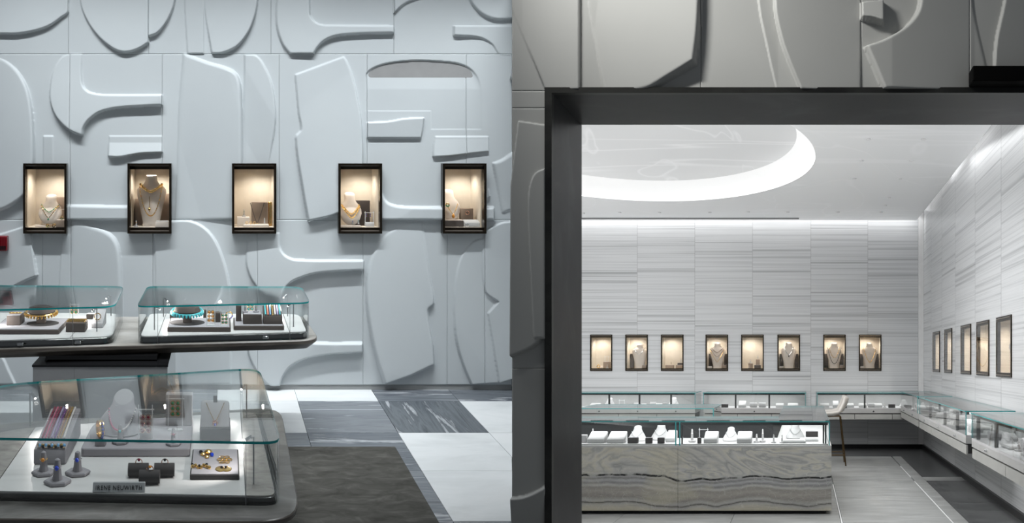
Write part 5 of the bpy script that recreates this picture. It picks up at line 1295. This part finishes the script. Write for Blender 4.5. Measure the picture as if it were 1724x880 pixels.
part('led_strip', G().box(-2.5, -.25, Y0+.06, Y0+.14, ZG-.026, ZG-.014), 'led_bright', t, False)
alight(t, (-1.18, Y0+.22, ZG-.03), 2.6, .2, 2.4, (1, 1, 1), 2.9); alight(t, (0.0, 8.9, ZG-.03), .3, 1.8, 1.2, (1, 1, 1), 2.9)
ZI = ZS+.012
fill('onyx island', [('block', -2.001, 7.5, .07), ('finger', -1.936, 7.62, .05), ('slant', -1.871, 7.45, .15), ('slant', -1.693, 7.45, .15), ('bust', -1.548, 7.70, .165), ('dark', -1.537, 7.44, .09), ('bust', -1.348, 7.80, .175), ('dark', -1.391, 7.43, .06), ('dark', -1.283, 7.43, .06), ('slant', -1.219, 7.56, .085),
      ('finger', -1.019, 7.56, .07), ('rack', -0.928, 7.67, .08), ('dark', -0.938, 7.43, .035), ('slant', -0.841, 7.45, .12)], ZI, 'from the jamb')
fill('onyx island', [('bust', -0.679, 7.69, .15), ('slant', -0.539, 7.45, .13), ('cone', -0.431, 7.55, .06), ('finger', -0.377, 7.56, .06), ('cone', -0.275, 7.5, .05), ('cone', -0.200, 7.5, .05), ('tray', -0.092, 7.46, .21), ('tray', 0.043, 7.62, .17), ('bust', -0.086, 7.95, .17), ('dark', 0.075, 8.1, .12)], ZI, 'right of its middle')

t = thing('rear_counter', SALON, (-1.81, 9.46, 0), 'glass-topped rear counter behind the onyx island', 'counter')
part('body', G().box(-.78, .78, 0, .9, .03, ZS-.014), 'case_stone', t, False); part('kick_plinth', G().box(-.74, .74, .05, .85, 0, .0295), 'skirting_black', t, False)
part('stone_rim', G().box(-.79, .79, -.01, .91, ZS-.0135, ZS), 'case_stone', t, False)
part('glass_top', G().prism([(-.78, 0), (.78, 0), (.78, .9), (-.78, .9)], ZG-.009, ZG, 0, 0, side=1), ['case_glass', 'glass_edge_pale'], t, False)
part('front_pane', G().box(-.78, .78, .001, .009, ZS, ZG-.0095), 'case_glass', t, False); part('end_pane', G().box(.771, .779, .0095, .9, ZS, ZG-.0095), 'case_glass', t, False)
part('glass_corner', G().box(.772, .781, -.001, .009, ZS, ZG-.0095), 'glass_edge_pale', t, False)
part('back_panel', G().box(-.77, .77, .88, .895, ZS, ZG-.05), 'case_glass', t, False)

# ------------------------------------------------------------------ stool
t = thing('bar_stool', SALON, (.375, 11.0, 0), 'beige leather bar stool with thin bronze legs beside the onyx island', 'stool')
# bucket seat: a shell lofted across its width, facing west towards the island
g = G(); rings = []; prof = [(-.22, .655), (-.20, .675), (-.10, .668), (0, .672), (.07, .69), (.12, .74), (.155, .80), (.18, .86), (.19, .905)]
nrm = 9
def shell(off, zoff):
    out = []
    for x, z in prof:
        u = (x+.22)/.41; wd = (.22 if z < .7 else .22-(z-.7)*.25)
        out.append([(x+off*(1 if z > .7 else 0)-.05*abs(2*k/nrm-1)**2*(1 if z > .72 else 0), (2*k/nrm-1)*wd*1.3, z+zoff+.035*abs(2*k/nrm-1)**2.5*(1 if z < .72 else .0)) for k in range(nrm+1)])
    return out
A = shell(0, 0); Bk = shell(.028, -.032)
n1 = nrm+1; vs_ = [p for r in A for p in r]+[p for r in Bk for p in r]; K = len(A)*n1; fs_ = []
for i in range(len(A)-1):
    for j in range(nrm):
        a = i*n1+j; fs_.append((a, a+1, a+n1+1, a+n1)); fs_.append((K+a, K+a+n1, K+a+n1+1, K+a+1))
for i in range(len(A)-1):
    for j in (0, nrm):
        a = i*n1+j; fs_.append((a, a+n1, K+a+n1, K+a))
for i in (0, len(A)-1):
    for j in range(nrm): a = i*n1+j; fs_.append((a, a+1, K+a+1, K+a))
g.add(vs_, fs_); part('seat_shell', g, 'seat_leather', t, 'all')
for sx_, sy_ in ((-1, -1), (1, -1), (1, 1), (-1, 1)):
    l = part('leg', G().tube([(sx_*.10, sy_*.13, .638), (sx_*.12, sy_*.15, .45), (sx_*.165, sy_*.21, .0)], .009, 8), 'leg_bronze', t)
    part('glide', G().lathe([(.011, 0), (.011, .006)], 8, c=(sx_*.165, sy_*.21, 0)), 'skirting_black', l)
part('seat_frame', G().tube([(-.10, -.13, .638), (.10, -.13, .638), (.10, .13, .638), (-.10, .13, .638)], .008, 6, closed=True), 'leg_bronze', t)
fz = .14; fx, fy = .155, .196
part('footrest', G().tube([(-fx, -fy, fz), (fx, -fy, fz), (fx, fy, fz), (-fx, fy, fz)], .007, 6, closed=True), 'leg_bronze', t)
